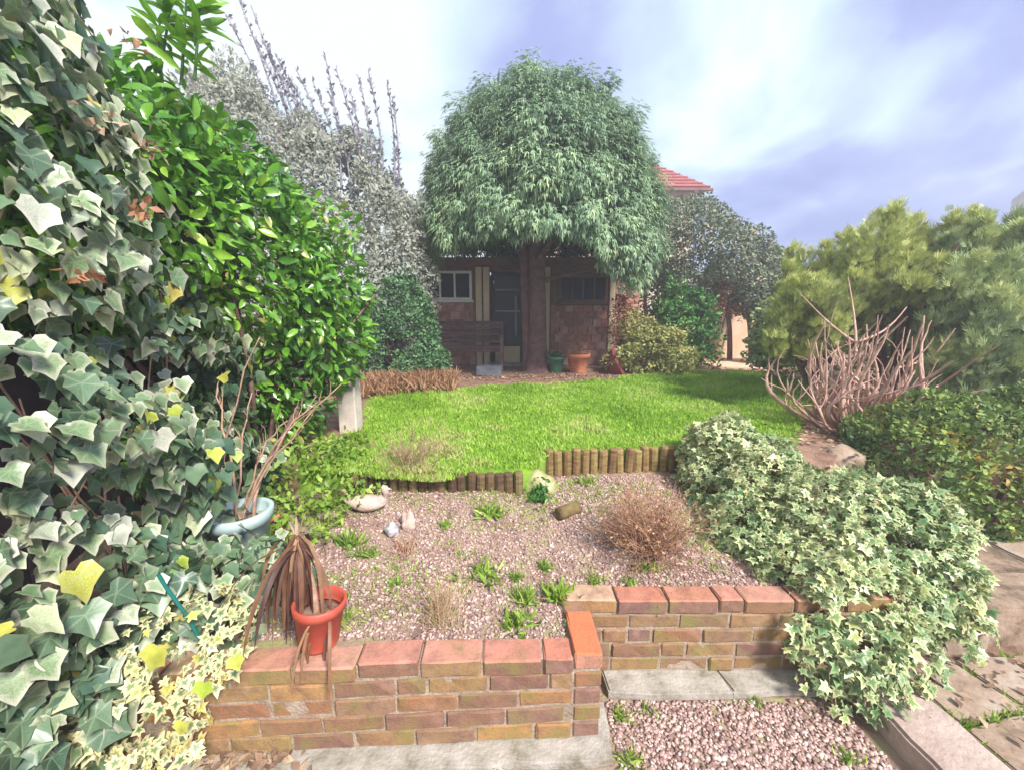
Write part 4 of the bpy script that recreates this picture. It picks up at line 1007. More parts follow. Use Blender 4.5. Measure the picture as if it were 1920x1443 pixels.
box('handle', WHITEP, (d0 + 0.04, 0.03, sz(532)), (d0 + 0.065, 0.059, sz(526)), dr, 0.004)
box('step', CONCRETE, (sx(915), -0.28, -0.05), (sx(990), -0.001, 0.05), shed, 0.01)

# bench
BENCHW = noise_mat('bench_timber', [(0.3, (0.13, 0.075, 0.08)), (0.7, (0.27, 0.17, 0.17))], 10, bump=0.3, use_random=0.2)
bn = empty('garden_bench', (-0.80, 7.25, LAWN_Z), 0, 'weathered slatted timber garden bench against the shed', 'bench')
for s_ in (-0.62, 0.62):
    box('leg', BENCHW, (s_ - 0.03, -0.25, 0), (s_ + 0.03, -0.19, 0.60), bn); box('leg', BENCHW, (s_ - 0.03, 0.19, 0), (s_ + 0.03, 0.25, 0.86), bn)
    box('armrest', BENCHW, (s_ - 0.04, -0.29, 0.602), (s_ + 0.04, 0.188, 0.64), bn); box('side_rail', BENCHW, (s_ - 0.025, -0.188, 0.34), (s_ + 0.025, 0.188, 0.40), bn)
box('front_rail', BENCHW, (-0.588, -0.24, 0.33), (0.588, -0.205, 0.40), bn)
box('top_rail', BENCHW, (-0.588, 0.20, 0.79), (0.588, 0.24, 0.86), bn)
box('lower_rail', BENCHW, (-0.588, 0.20, 0.46), (0.588, 0.24, 0.51), bn)
for i_ in range(6): box('seat_slat', BENCHW, (-0.60, -0.26 + i_ * 0.078, 0.403), (0.60, -0.196 + i_ * 0.078, 0.425), bn)
for i_ in range(4): box('back_slat', BENCHW, (-0.588, 0.21, 0.525 + i_ * 0.066), (0.588, 0.228, 0.580 + i_ * 0.066), bn)

def pot(name, label, loc, r0, r1, h, mat, rim=0.02, wall=0.012, soil=None, tilt=None, cat='plant pot', group=None, seg=28):
    root = empty(name, loc, 0, label, cat, group)
    if tilt is not None: root.rotation_euler = tilt
    pr = [(0.0, 0.004), (r0 * 0.97, 0.0), (r0, 0.01), (r0 + (r1 - r0) * 0.78, h * 0.78), (r1 + rim * 0.6, h * 0.80), (r1 + rim, h - 0.004), (r1 + rim - 0.004, h), (r1 - wall + 0.004, h), (r1 - wall, h - 0.004), (r0 + (r1 - r0) * 0.6 - wall, h * 0.55), (0.0, h * 0.54)]
    lathe('body', pr, mat, root, seg)
    so = lathe('soil', [(0.0, h * 0.74), (r1 * 0.55, h * 0.76), (r0 + (r1 - r0) * 0.74 - wall * 0.9, h * 0.745), (0.0, h * 0.70)], SOIL, root, seg)
    return root
TERRA = noise_mat('terracotta', [(0.3, (0.42, 0.13, 0.07)), (0.7, (0.62, 0.25, 0.14))], 8, bump=0.15, rough=0.75)
GREENG = noise_mat('green_glaze', [(0.3, (0.02, 0.10, 0.06)), (0.7, (0.05, 0.20, 0.12))], 8, bump=0.05, rough=0.35, spec=0.5)
REDP = noise_mat('red_plastic', [(0.28, (0.26, 0.09, 0.06)), (0.42, (0.44, 0.07, 0.045)), (0.7, (0.50, 0.11, 0.075))], 14, bump=0.03, rough=0.5, spec=0.4)
DREDP = noise_mat('dark_red_paint', [(0.3, (0.16, 0.035, 0.04)), (0.7, (0.28, 0.07, 0.065))], 5, bump=0.1, rough=0.6)
def sprout(root, nL, h, spread, mat, size, T=T_LAUREL, z0=0.0, name='leaves', r0=0.05):
    P = np.stack([rng.normal(0, r0, nL), rng.normal(0, r0, nL), z0 + rng.random(nL) * h], -1)
    A = np.stack([rng.normal(0, spread, nL), rng.normal(0, spread, nL), np.ones(nL)], -1)
    leaf_mass(name, T, P, A, rng.normal(0, 1, (nL, 3)) + [0, 0, 0.6], rng.uniform(0.6, 1.3, nL) * size, np.clip(rng.normal(0.5, 0.25, nL), 0, 1), mat, root)
p_ = pot('glazed_pot', 'small green glazed pot at the foot of the tree trunk', (0.76, 6.85, LAWN_Z), 0.095, 0.14, 0.27, GREENG); sprout(p_, 60, 0.1, 1.0, M_DARK, 0.10, z0=0.2)
p_ = pot('terracotta_pot', 'large terracotta pot with a dry plant beside the green pot', (1.14, 6.85, LAWN_Z), 0.14, 0.185, 0.32, TERRA); sprout(p_, 160, 0.45, 0.7, M_RED, 0.11, T=T_BLADE, z0=0.25, r0=0.07)
tub = empty('red_tub', (1.78, 6.75, LAWN_Z), 0, 'dark red rounded tub tipped on its side beside the yellow-green shrub', 'tub')
M_ = Matrix.Translation((0, 0, 0.16)) @ Matrix.Rotation(R(62), 4, 'Y') @ Matrix.Rotation(R(20), 4, 'X')
lathe('bowl', [(0.0, -0.17), (0.14, -0.165), (0.22, -0.08), (0.25, 0.03), (0.262, 0.035), (0.262, 0.055), (0.245, 0.055), (0.235, 0.03), (0.20, -0.07), (0.12, -0.14), (0.0, -0.145)], DREDP, tub, 28, M_)
lathe('rim', [(0.264, 0.022), (0.272, 0.03), (0.272, 0.06), (0.264, 0.066)], DREDP, tub, 28, M_)
tr_ = empty('metal_trough', (-0.37, 6.55, LAWN_Z), R(-8), 'small pale grey metal trough on the ground under the bench end', 'trough')
ZINC = noise_mat('zinc', [(0.3, (0.08, 0.09, 0.12)), (0.7, (0.19, 0.20, 0.24))], 12, bump=0.1, rough=0.5)
box('base', ZINC, (-0.19, -0.10, 0.003), (0.19, 0.10, 0.012), tr_, 0.002)
box('side', ZINC, (-0.20, -0.112, 0.0), (0.20, -0.101, 0.15), tr_, 0.002); box('side', ZINC, (-0.20, 0.101, 0.0), (0.20, 0.112, 0.15), tr_, 0.002)
box('end', ZINC, (-0.2, -0.1, 0.0), (-0.191, 0.1, 0.149), tr_, 0.002); box('end', ZINC, (0.191, -0.1, 0.0), (0.2, 0.1, 0.149), tr_, 0.002)
box('soil', SOIL, (-0.189, -0.099, 0.013), (0.189, 0.099, 0.11), tr_, 0.002)

# neighbouring houses
TILE = noise_mat('roof_tile', [(0.3, (0.25, 0.06, 0.065)), (0.7, (0.38, 0.12, 0.115))], 3, bump=0.2, use_random=0.3)
HWALL = noise_mat('house_wall', [(0.3, (0.52, 0.40, 0.32)), (0.7, (0.62, 0.50, 0.42))], 2, bump=0.1)
hs = empty('house', (4.2, 17.0, 0), 0, 'neighbouring house with a red hipped roof behind the domed tree', 'house')
ex = at(1332, 352, 15.4); ez = ex.z; er = ex.x - 4.2; rz_ = at(1215, 312, 18).z
box('wall', HWALL, (-3.2, -1.2, 0), (er - 0.35, 4.5, ez - 0.03), hs, 0.01)
def roof_face(name, pts, parent):
    bm = bmesh.new(); vs = [bm.verts.new(p) for p in pts]; f = bm.faces.new(vs)
    r_ = bmesh.ops.extrude_face_region(bm, geom=[f])
    for v in r_['geom']:
        if isinstance(v, bmesh.types.BMVert): v.co.z += 0.08
    bmesh.ops.recalc_face_normals(bm, faces=list(bm.faces))
    return mesh_obj(name, bm_mesh(name, bm), TILE, parent)
el = -3.6; RH = 2.6
roof_face('roof', [(el, -1.6, ez - 0.05), (er, -1.6, ez - 0.05), (er - 3.2, 1.6, ez + RH), (el + 3.2, 1.6, ez + RH)], hs)
roof_face('roof', [(er, -1.6, ez - 0.05), (er, 4.9, ez - 0.05), (er - 3.2, 1.6, ez + RH)], hs)
box('gutter', BROWNW, (el, -1.72, ez - 0.14), (er + 0.08, -1.61, ez - 0.04), hs, 0.02)
for i_ in range(16):   # tile courses standing proud
    t0 = i_ / 16; w0 = 3.2 * t0
    o = box('tile_course', TILE, (el + w0, 0, 0), (er - w0 - 0.01, 0.06, 0.035), hs, 0.004)
    o.location = ((el + er) / 2, -1.6 + 3.2 * t0, ez + 0.045 + (RH + 0.05) * t0)
h2 = empty('house', (27.0, 19.0, 0), 0, 'grey far house end just showing above the conifers at the picture edge', 'house')
GREYW = noise_mat('grey_wall', [(0.3, (0.34, 0.33, 0.36)), (0.7, (0.45, 0.43, 0.46))], 2, bump=0.1)
tz = at(1915, 345, 19.7).z
box('wall', GREYW, (at(1902, 352, 20.4).x - 27.0, 0, 0), (8.0, 1.4, tz - 0.5), h2, 0.01); 
hx = at(1902, 352, 20.4).x - 27.0
gm = bmesh.new()
for v in ((hx, 0, tz - 0.499), (8.0, 0, tz - 0.499), (8.0, 0.7, tz), (hx, 0.7, tz), (hx, 1.4, tz - 0.499), (8.0, 1.4, tz - 0.499)): gm.verts.new(v)
gm.verts.ensure_lookup_table(); vv = gm.verts
for f in ((0, 1, 2, 3), (3, 2, 5, 4), (0, 3, 4), (1, 5, 2)): gm.faces.new([vv[i_] for i_ in f])
bmesh.ops.recalc_face_normals(gm, faces=list(gm.faces)); mesh_obj('roof', bm_mesh('roof', gm), GREYW, h2)

# ================================================================== IVY, LAUREL AND THE THINGS IN THE BED
def hang_leaves(P, N, droop=0.9, out=0.5, jit=0.35):
    """axes and normals of leaves that hang on a green wall with blades turned to the light"""
    n_ = len(P)
    A = N * out * 0.4 + np.array([0, 0, -droop]) + rng.normal(0, jit, (n_, 3))
    Nn = N * 0.8 + np.array([0, 0, 0.55]) + rng.normal(0, jit, (n_, 3))
    return A, Nn
# ---- laurel
lr = empty('laurel_shrub', (-1.75, 2.6, 0.45), 0, 'glossy bright green broad-leaved shrub overhanging the pale post', 'shrub')
le = [(-1.62, 2.95, 1.82, 0.52, 0.55, 0.72), (-1.85, 2.45, 2.05, 0.62, 0.6, 0.72), (-2.0, 1.95, 2.2, 0.62, 0.6, 0.62), (-1.55, 3.05, 1.5, 0.42, 0.4, 0.45), (-2.3, 2.7, 2.0, 0.8, 0.7, 0.85), (-1.72, 2.8, 1.12, 0.36, 0.5, 0.5), (-1.9, 2.45, 0.9, 0.4, 0.4, 0.5)]
P, N = blob_points(le, 30000, 0.13, 3.2, 71, 0.6)
k = P[:, 0] > -2.6; P, N = P[k], N[k]
P = P - N * (rng.random(len(P)) ** 1.6 * 0.34)[:, None]
A, Nn = hang_leaves(P, N, 0.25, 1.6, 0.55)
leaf_plant(lr, T_LAUREL, P, A, Nn, rng.uniform(0.055, 0.105, len(P)), np.clip(0.42 + 0.25 * vnoise(P, 3, 72) + rng.normal(0, 0.22, len(P)), 0, 1), M_LAUREL)
for i_ in range(12):
    p0 = np.array([rng.normal(-0.1, 0.1), rng.normal(0.1, 0.25), -0.05]); e_ = le[i_ % 4]
    p1 = np.array(e_[:3]) - np.array(lr.location) + rng.normal(0, 0.2, 3); tt = np.linspace(0, 1, 8)[:, None]
    tubes('stem', [(p0 + (p1 - p0) * tt + rng.normal(0, 0.06, 3) * np.sin(tt * 3.1), np.linspace(0.022, 0.007, 8))], BARK, lr, 6)
# tall strappy tips standing above the laurel
for (ax, ay, bx, by) in ((300, 140, 320, 10), (340, 160, 350, -10), (365, 150, 375, 10), (290, 150, 300, 40)):
    p0, p1 = np.array(at(ax, ay, 2.0)), np.array(at(bx, by, 2.0)); tt = np.linspace(0, 1, 6)[:, None]
    c_ = p0 + (p1 - p0) * tt
    sh = tubes('shoot', [(c_ - np.array(lr.location), np.linspace(0.007, 0.004, 6))], M_LAUREL, lr, 5)
    nL = 22; t = rng.random(nL) ** 0.7; q = p0 + (p1 - p0) * t[:, None]
    leaf_mass('shoot_leaves', T_LAUREL, q - np.array(lr.location), np.stack([rng.normal(0.1, 1, nL), rng.normal(0, 1, nL), np.full(nL, 0.35)], -1), rng.normal(0, 0.5, (nL, 3)) + [0, 0, 1], rng.uniform(0.09, 0.16, nL), rng.uniform(0.4, 0.85, nL), M_LAUREL, sh, wid=np.full(nL, 0.6))

# ---- large leaved ivy
bp_ = atz(448, 955, 0.70)
iv = empty('ivy_hedge', (-1.8, 1.3, 0.0), 0, 'wall of large grey-green ivy leaves filling the near side', 'ivy')
ie = [(-1.80, 1.15, 1.55, 0.55, 0.85, 1.50), (-1.72, 1.75, 1.15, 0.48, 0.48, 0.95), (-1.46, 1.55, 0.42, 0.44, 0.32, 0.30), (-1.76, 1.15, 0.38, 0.42, 0.5, 0.42), (-1.85, 0.55, 1.5, 0.55, 0.8, 1.6), (-1.72, 2.0, 0.75, 0.36, 0.35, 0.45), (-1.22, 1.60, 0.46, 0.20, 0.14, 0.17), (-1.08, 1.62, 0.46, 0.13, 0.11, 0.15)]
P, N = blob_points(ie, 36000, 0.12, 3.0, 75, 0.16)
k = (P[:, 0] > -1.95) & (P[:, 1] > 0.15) & (P[:, 2] < 3.0); P, N = P[k], N[k]
k = ~((np.hypot(P[:, 0] - bp_.x, P[:, 1] - bp_.y) < 0.20) & (P[:, 2] > 0.60)); P, N = P[k], N[k]
P = P - N * (rng.random(len(P)) ** 2 * 0.16)[:, None]
A, Nn = hang_leaves(P, N, 0.9, 0.8, 0.38)
S = rng.uniform(0.042, 0.10, len(P)) * np.clip(0.85 + 0.15 * (P[:, 2] < 1.0), 0.5, 1.2)
rn = np.clip(0.44 + 0.26 * vnoise(P, 2.5, 76) + 0.12 * (P[:, 2] - 0.9) + rng.normal(0, 0.26, len(P)), 0, 0.94)
rn = np.where(rng.random(len(P)) < 0.035, rng.uniform(0.95, 1, len(P)), rn)
leaf_plant(iv, T_IVY, P, A, Nn, S, rn, M_IVY, cell=22, Thi=T_IVY_HI, variants=30)
for i_ in range(18):
    p0 = np.array([rng.uniform(-1.75, -1.55), rng.uniform(0.6, 2.1), rng.uniform(0.1, 0.6)]) - np.array(iv.location)
    tubes('vine', [(bend(p0, (rng.normal(0.0, 0.12), rng.normal(0, 0.3), 1), rng.uniform(0.8, 1.7), 12, 0.10), np.linspace(0.006, 0.003, 12))], TWIG, iv, 5)
# withered brown flower heads and orange dead leaves caught in the ivy
for (px, py, Y_, nL, mat) in ((260, 390, 1.28, 16, M_RED), (145, 520, 1.1, 16, M_RED), (280, 280, 1.35, 22, M_LITTER), (195, 220, 1.25, 16, M_LITTER), (245, 70, 1.45, 14, M_BROWN)):
    c_ = np.array(at(px, py, Y_)) - np.array(iv.location)
    leaf_mass('dead_leaf_cluster', T_SMALL, c_ + rng.normal(0, 0.016, (nL, 3)), rng.normal(0, 1, (nL, 3)), rng.normal(0, 1, (nL, 3)), rng.uniform(0.02, 0.045, nL), rng.uniform(0.3, 1, nL), mat, iv)

# ---- small cream-edged ivy spilling over the wall
vi = empty('variegated_ivy', (-1.05, 1.25, 0.05), 0, 'small cream and yellow edged ivy trailing over the end of the front wall', 'ivy')
ve = [(-1.50, 1.16, 0.34, 0.2, 0.14, 0.2), (-1.24, 1.30, 0.47, 0.26, 0.20, 0.19), (-1.30, 1.17, 0.30, 0.24, 0.11, 0.20), (-1.10, 1.26, 0.44, 0.14, 0.10, 0.12), (-1.44, 1.20, 0.26, 0.2, 0.15, 0.2)]
P, N = blob_points(ve, 2000, 0.05, 7, 81, 0.1)
A, Nn = hang_leaves(P, N, 0.7, 0.9, 0.5)
Ps, As, Ns = [P], [A], [Nn]
vb = np.array(vi.location)
for (x_, z_, x2, z2) in ((-1.54, 0.25, -1.52, 0.10), (-1.48, 0.22, -1.45, 0.05), (-1.42, 0.25, -1.40, 0.08), (-1.34, 0.2, -1.30, 0.06), (-1.24, 0.18, -1.22, 0.05), (-1.16, 0.24, -1.13, 0.12), (-1.08, 0.34, -1.04, 0.22), (-1.28, 0.22, -1.32, 0.08), (-1.2, 0.2, -1.18, 0.03)):
    c_ = np.linspace((x_, 1.13, z_), (x2, 1.08, z2), 8) + rng.normal(0, 0.006, (8, 3))
    tubes('trailing_stem', [(c_ - vb, 0.002)], TWIG, vi, 4)
    q = c_[rng.integers(0, 8, 14)] + rng.normal(0, 0.012, (14, 3))
    Ps.append(q); As.append(rng.normal(0, 0.5, (14, 3)) + [0, -0.3, -0.7]); Ns.append(rng.normal(0, 0.35, (14, 3)) + [0, -0.7, 0.7])
P, A, Nn = np.concatenate(Ps), np.concatenate(As), np.concatenate(Ns)
leaf_plant(vi, T_STAR, P, A, Nn, rng.uniform(0.028, 0.055, len(P)), np.clip(rng.normal(0.5, 0.27, len(P)), 0, 1), M_VAR, cell=10, Thi=T_STAR_HI)
# a few big lime leaves among them
for (px, py, s_) in ((300, 1210, 0.085), (385, 1275, 0.06), (120, 1245, 0.10), (70, 1295, 0.09), (438, 1228, 0.05), (345, 1350, 0.05)):
    p = np.array(at(px, py, 1.06)) - vb
    leaf_mass('lime_leaf', T_IVY_HI[:3], p[None], np.array([[rng.normal(-0.3, 0.3), -0.2, -0.6]]), np.array([[0.2, -0.8, 0.7]]), np.array([s_]), np.array([0.955 + 0.03 * rng.random()]), M_IVY, vi, kind=None)

# ---- ivy mound on the right
mo = empty('ivy_mound', (1.75, 2.0, 0.1), 0, 'great mound of cream-flecked ivy cascading over the end of the brick wall', 'ivy')
me_ = [(1.48, 2.62, 0.62, 0.26, 0.28, 0.36), (1.58, 2.30, 0.50, 0.42, 0.36, 0.38), (1.80, 2.00, 0.42, 0.48, 0.38, 0.42), (1.90, 1.86, 0.34, 0.38, 0.28, 0.38), (1.60, 1.74, 0.28, 0.34, 0.26, 0.40), (1.50, 1.58, 0.22, 0.26, 0.20, 0.30), (1.50, 1.64, 0.42, 0.24, 0.18, 0.17), (1.62, 2.10, 0.60, 0.26, 0.26, 0.24), (1.52, 2.36, 0.62, 0.24, 0.24, 0.28), (1.38, 1.78, 0.42, 0.2, 0.2, 0.14), (1.34, 2.05, 0.42, 0.24, 0.30, 0.20), (1.40, 2.45, 0.52, 0.26, 0.3, 0.26)]
P, N = blob_points(me_, 40000, 0.07, 4.0, 85, 0.05)
k = ~((P[:, 1] < 1.545) & (P[:, 0] < 1.23)) & ~((P[:, 0] < 1.26) & (P[:, 1] < 1.68)); P, N = P[k], N[k]
P = P - N * (rng.random(len(P)) ** 2 * 0.09)[:, None]
A, Nn = hang_leaves(P, N, 0.55, 1.0, 0.5)
nX = 900                                         # runners lying along the wall top and the saddle of the mound
xx = np.concatenate([rng.uniform(1.30, 1.76, 500), rng.uniform(1.30, 1.75, 400)]); yy = np.concatenate([rng.uniform(1.54, 1.74, 500), rng.uniform(1.95, 2.4, 400)])
zx = np.concatenate([0.43 + rng.uniform(0, 0.10, 500), 0.56 + rng.uniform(0, 0.14, 400) + 0.2 * np.clip(yy[500:] - 2.1, 0, 1) + 0.25 * np.clip(xx[500:] - 1.55, -0.3, 0)])
PX = np.stack([xx, yy, zx], -1); NX = norm(np.stack([rng.normal(0, 0.3, nX), rng.normal(-0.6, 0.3, nX), np.ones(nX)], -1))
AX, NX = hang_leaves(PX, NX, 0.4, 1.0, 0.5)
Ps, As, Ns = [P, PX], [A, AX], [Nn, NX]; mb = np.array(mo.location)
for (x_, y_, z_, x2, y2, z2) in ((1.30, 1.44, 0.26, 1.33, 1.38, 0.06), (1.40, 1.40, 0.24, 1.42, 1.34, 0.06), (1.55, 1.40, 0.22, 1.56, 1.33, 0.12), (1.68, 1.44, 0.22, 1.70, 1.40, 0.12), (1.22, 1.50, 0.36, 1.19, 1.49, 0.22), (1.26, 1.48, 0.3, 1.24, 1.46, 0.12), (2.02, 1.58, 0.3, 2.06, 1.53, 0.12), (1.8, 1.5, 0.25, 1.82, 1.46, 0.12), (2.15, 1.66, 0.34, 2.2, 1.6, 0.2), (1.48, 1.39, 0.2, 1.47, 1.34, 0.11)):
    c_ = np.linspace((x_, y_, z_), (x2, y2, z2), 8) + rng.normal(0, 0.006, (8, 3))
    tubes('trailing_stem', [(c_ - mb, 0.0022)], TWIG, mo, 4)
    q = c_[rng.integers(0, 8, 26)] + rng.normal(0, 0.016, (26, 3))
    Ps.append(q); As.append(rng.normal(0, 0.5, (26, 3)) + [0, -0.3, -0.7]); Ns.append(rng.normal(0, 0.35, (26, 3)) + [0, -0.7, 0.7])
P, A, Nn = np.concatenate(Ps), np.concatenate(As), np.concatenate(Ns)
leaf_plant(mo, T_STAR, P, A, Nn, rng.uniform(0.026, 0.06, len(P)), np.clip(0.45 + 0.22 * vnoise(P, 4, 86) + rng.normal(0, 0.2, len(P)) + 0.15 * (P[:, 2] - 0.5), 0, 1), M_MOUND, cell=12, Thi=T_STAR_HI)
for i_ in range(8):
    tubes('stem', [(bend((rng.uniform(-0.3, 0.2), rng.uniform(-0.3, 0.5), 0.0), (rng.normal(0, 0.3), rng.normal(0, 0.3), 1), 0.5, 7, 0.2), np.linspace(0.012, 0.005, 7))], BARK, mo, 5)

# ---- rocks
def rock(name, label, loc, size, mat, seed, cat='rock', flat=0.6, rz=0.0):
    bm = bmesh.new(); bmesh.ops.create_icosphere(bm, subdivisions=3, radius=1)
    V = np.array([v.co[:] for v in bm.verts]); d = vnoise(V, 0.9, seed) * 0.30 + vnoise(V, 2.2, seed + 1) * 0.12
    for v, q in zip(bm.verts, d): v.co = v.co * (1 + q)
    for v in bm.verts: v.co = Vector((v.co.x * size[0], v.co.y * size[1], max(v.co.z, -0.55) * size[2]))
    o = mesh_obj(name, bm_mesh(name, bm, True), mat); o.location = loc; o.rotation_euler = (0, 0, rz)
    return tag(o, label, cat, None, 'thing')
STONE = noise_mat('pale_stone', [(0.3, (0.40, 0.29, 0.24)), (0.7, (0.60, 0.48, 0.42))], 12, bump=0.6, bscale=60)
MOSSY = noise_mat('mossy_stone', [(0.3, (0.16, 0.19, 0.05)), (0.5, (0.34, 0.32, 0.16)), (0.7, (0.55, 0.48, 0.38))], 9, bump=0.6, bscale=50)
DSTONE = noise_mat('dark_stone', [(0.3, (0.09, 0.06, 0.035)), (0.7, (0.20, 0.15, 0.07))], 9, bump=0.6, bscale=50)
WSTONE = noise_mat('white_stone', [(0.35, (0.20, 0.19, 0.21)), (0.6, (0.55, 0.54, 0.56))], 30, bump=0.3)
def bedpt(px, py):
    z_ = 0.42
    for _ in range(4):
        p = atz(px, py, z_); z_ = float(bed_z(np.array([p.x]), np.array([p.y]))[0])
    return Vector((p.x, p.y, z_))
p = bedpt(1005, 925); rock('mossy_rock', 'moss topped rock in the gap between the two rows of logs', (p.x, p.y + 0.08, p.z + 0.03), (0.15, 0.09, 0.115), MOSSY, 4)
p = bedpt(765, 985); rock('pale_rock', 'small pale upright stone beside the withered brown clump', (p.x, p.y, p.z + 0.02), (0.038, 0.03, 0.065), STONE, 6)
p = bedpt(735, 1000); rock('white_pebble', 'white cobble beside the withered brown clump', (p.x, p.y, p.z + 0.025), (0.036, 0.032, 0.048), WSTONE, 9)
rock('boulder', 'smooth pinkish boulder half hidden behind the ivy mound', (2.42, 2.80, 0.58), (0.13, 0.11, 0.12), FLAG, 13)
# stone bird
sbp = bedpt(692, 950)
bird = empty('stone_bird', (sbp.x - 0.02, sbp.y, sbp.z), R(4), 'weathered pale stone ornament shaped like a resting bird', 'ornament')
bm = bmesh.new(); bmesh.ops.create_icosphere(bm, subdivisions=3, radius=1)
for v in bm.verts:
    x_, y_, z_ = v.co; t = (x_ + 1) / 2
    w = 0.55 + 0.5 * math.sin(min(1, t * 1.1) * 2.4)
    v.co = Vector((x_ * 0.125, y_ * 0.055 * w, 0.050 + z_ * 0.048 * w + 0.022 * max(0, -x_) ** 2))
mesh_obj('body', bm_mesh('body', bm, True), STONE, bird)
V, F = tube_np([(0.085, 0, 0.06), (0.112, 0, 0.085), (0.120, 0, 0.115), (0.114, 0, 0.14), (0.10, 0, 0.152)], [0.034, 0.026, 0.021, 0.023, 0.012], 10)
mesh_obj('neck', np_mesh('neck', V, F, smooth=True), STONE, bird)
V, F = tube_np([(0.115, 0, 0.138), (0.135, 0, 0.135), (0.152, 0, 0.130)], [0.014, 0.009, 0.003], 8)
mesh_obj('beak', np_mesh('beak', V, F, smooth=True), STONE, bird)
p = bedpt(1065, 965)
lg = empty('log_stump', (p.x, p.y, p.z), R(35), 'short dark mossy log lying beside the mossy rock', 'log')
LOGB = noise_mat('log_bark', [(0.3, (0.10, 0.07, 0.035)), (0.7, (0.24, 0.18, 0.07))], 14, bump=0.7, bscale=60)
lathe('bark', [(0.0, -0.075), (0.034, -0.075), (0.038, -0.05), (0.036, 0.04), (0.039, 0.075), (0.0, 0.075)], LOGB, lg, 16, Matrix.Translation((0, 0, 0.035)) @ Matrix.Rotation(R(90), 4, 'Y'))
lathe('cut_end', [(0.0, 0.0755), (0.033, 0.0765), (0.0, 0.077)], DSTONE, lg, 16, Matrix.Translation((0, 0, 0.035)) @ Matrix.Rotation(R(90), 4, 'Y'))

# ---- pale post at the end of the side fence
POSTM = noise_mat('pale_post', [(0.3, (0.46, 0.38, 0.32)), (0.7, (0.66, 0.59, 0.53))], 9, bump=0.3)
po = empty('gate_post', (-1.38, 3.32, 0.6), 0, 'pale painted post under the overhanging laurel', 'post')
box('shaft', POSTM, (-0.075, -0.075, -0.02), (0.075, 0.075, 0.78), po, 0.008); box('cap', POSTM, (-0.095, -0.095, 0.782), (0.095, 0.095, 0.83), po, 0.01)
FENCEW = noise_mat('gap_shade_fence', [(0.3, (0.035, 0.025, 0.03)), (0.7, (0.07, 0.05, 0.055))], 7, bump=0.3)  # board colour darkened to stand for the shade in the ivy gaps
fb = empty('side_fence', (-2.25, 2.0, 0.0), 0, 'boarded side fence buried behind the ivy, its colour darkened for gap shade', 'fence')
for i_ in range(16): box('board', FENCEW, (-0.012, -2.0 + i_ * 0.21, 0.0), (0.012, -1.795 + i_ * 0.21, 2.55), fb, 0.003)

# ---- blue-green pot with a bare shrub
bp_ = atz(448, 955, 0.70)
BLUEP = noise_mat('blue_green_plastic', [(0.3, (0.36, 0.48, 0.49)), (0.7, (0.48, 0.60, 0.60))], 8, bump=0.04, rough=0.45, spec=0.4)
pb = pot('blue_pot', 'pale blue-green plastic pot half buried in the ivy', (bp_.x, bp_.y, 0.42), 0.10, 0.135, 0.28, BLUEP, rim=0.014)
bs = empty('bare_shrub', (bp_.x, bp_.y, 0.60), 0, 'bare branching shrub growing from the blue-green pot', 'shrub')
bb = np.array(bs.location)
for (mx_, my_, tx_, ty_, r_) in ((430, 830, 405, 720, 0.009), (470, 850, 580, 770, 0.010), (500, 840, 590, 745, 0.008), (520, 820, 640, 720, 0.006), (430, 880, 395, 860, 0.007), (480, 830, 540, 790, 0.006), (450, 840, 470, 740, 0.006)):
    p0 = bb + np.array([rng.normal(0, 0.03), rng.normal(0, 0.03), 0.0]); pm = np.array(at(mx_, my_, bp_.y + 0.05)); p1 = np.array(at(tx_, ty_, bp_.y + 0.15))
    tt = np.linspace(0, 1, 10)[:, None]; c_ = (1 - tt) ** 2 * p0 + 2 * tt * (1 - tt) * pm + tt ** 2 * p1 + rng.normal(0, 0.006, (10, 3)) - bb
    b_ = tubes('branch', [(c_, np.linspace(r_, 0.003, 10))], TWIG, bs, 6)
    for _ in range(5):
        k = rng.integers(4, 9); tubes('twig', [(bend(c_[k], c_[k] - c_[k - 2] + rng.normal(0, 0.03, 3), rng.uniform(0.06, 0.16), 5, 0.2), np.linspace(0.003, 0.0012, 5))], TWIG, b_, 4)
nL = 26; P = bb + np.stack([rng.normal(0, 0.06, nL), rng.normal(-0.02, 0.05, nL), rng.uniform(0.02, 0.09, nL)], -1)
pl_ = empty('potted_ivy', (bp_.x, bp_.y, 0.62), 0, 'pale ivy sprigs inside the blue-green pot', 'ivy')
for q in P - np.array(pl_.location): leaf_mass('leaf', T_IVY_HI[:3], q[None], rng.normal(0, 0.6, (1, 3)) + [0, -0.6, 0], rng.normal(0, 0.3, (1, 3)) + [0, -0.3, 1], np.array([rng.uniform(0.04, 0.07)]), np.array([rng.uniform(0.5, 0.9)]), M_IVY, pl_, kind=None)

p = bedpt(530, 985); pot('small_terracotta_pot', 'little broken terracotta pot behind the dead strappy plant', (p.x, p.y, p.z - 0.02), 0.035, 0.048, 0.085, TERRA, rim=0.006, wall=0.006, tilt=(R(14), R(-18), 0), seg=18)

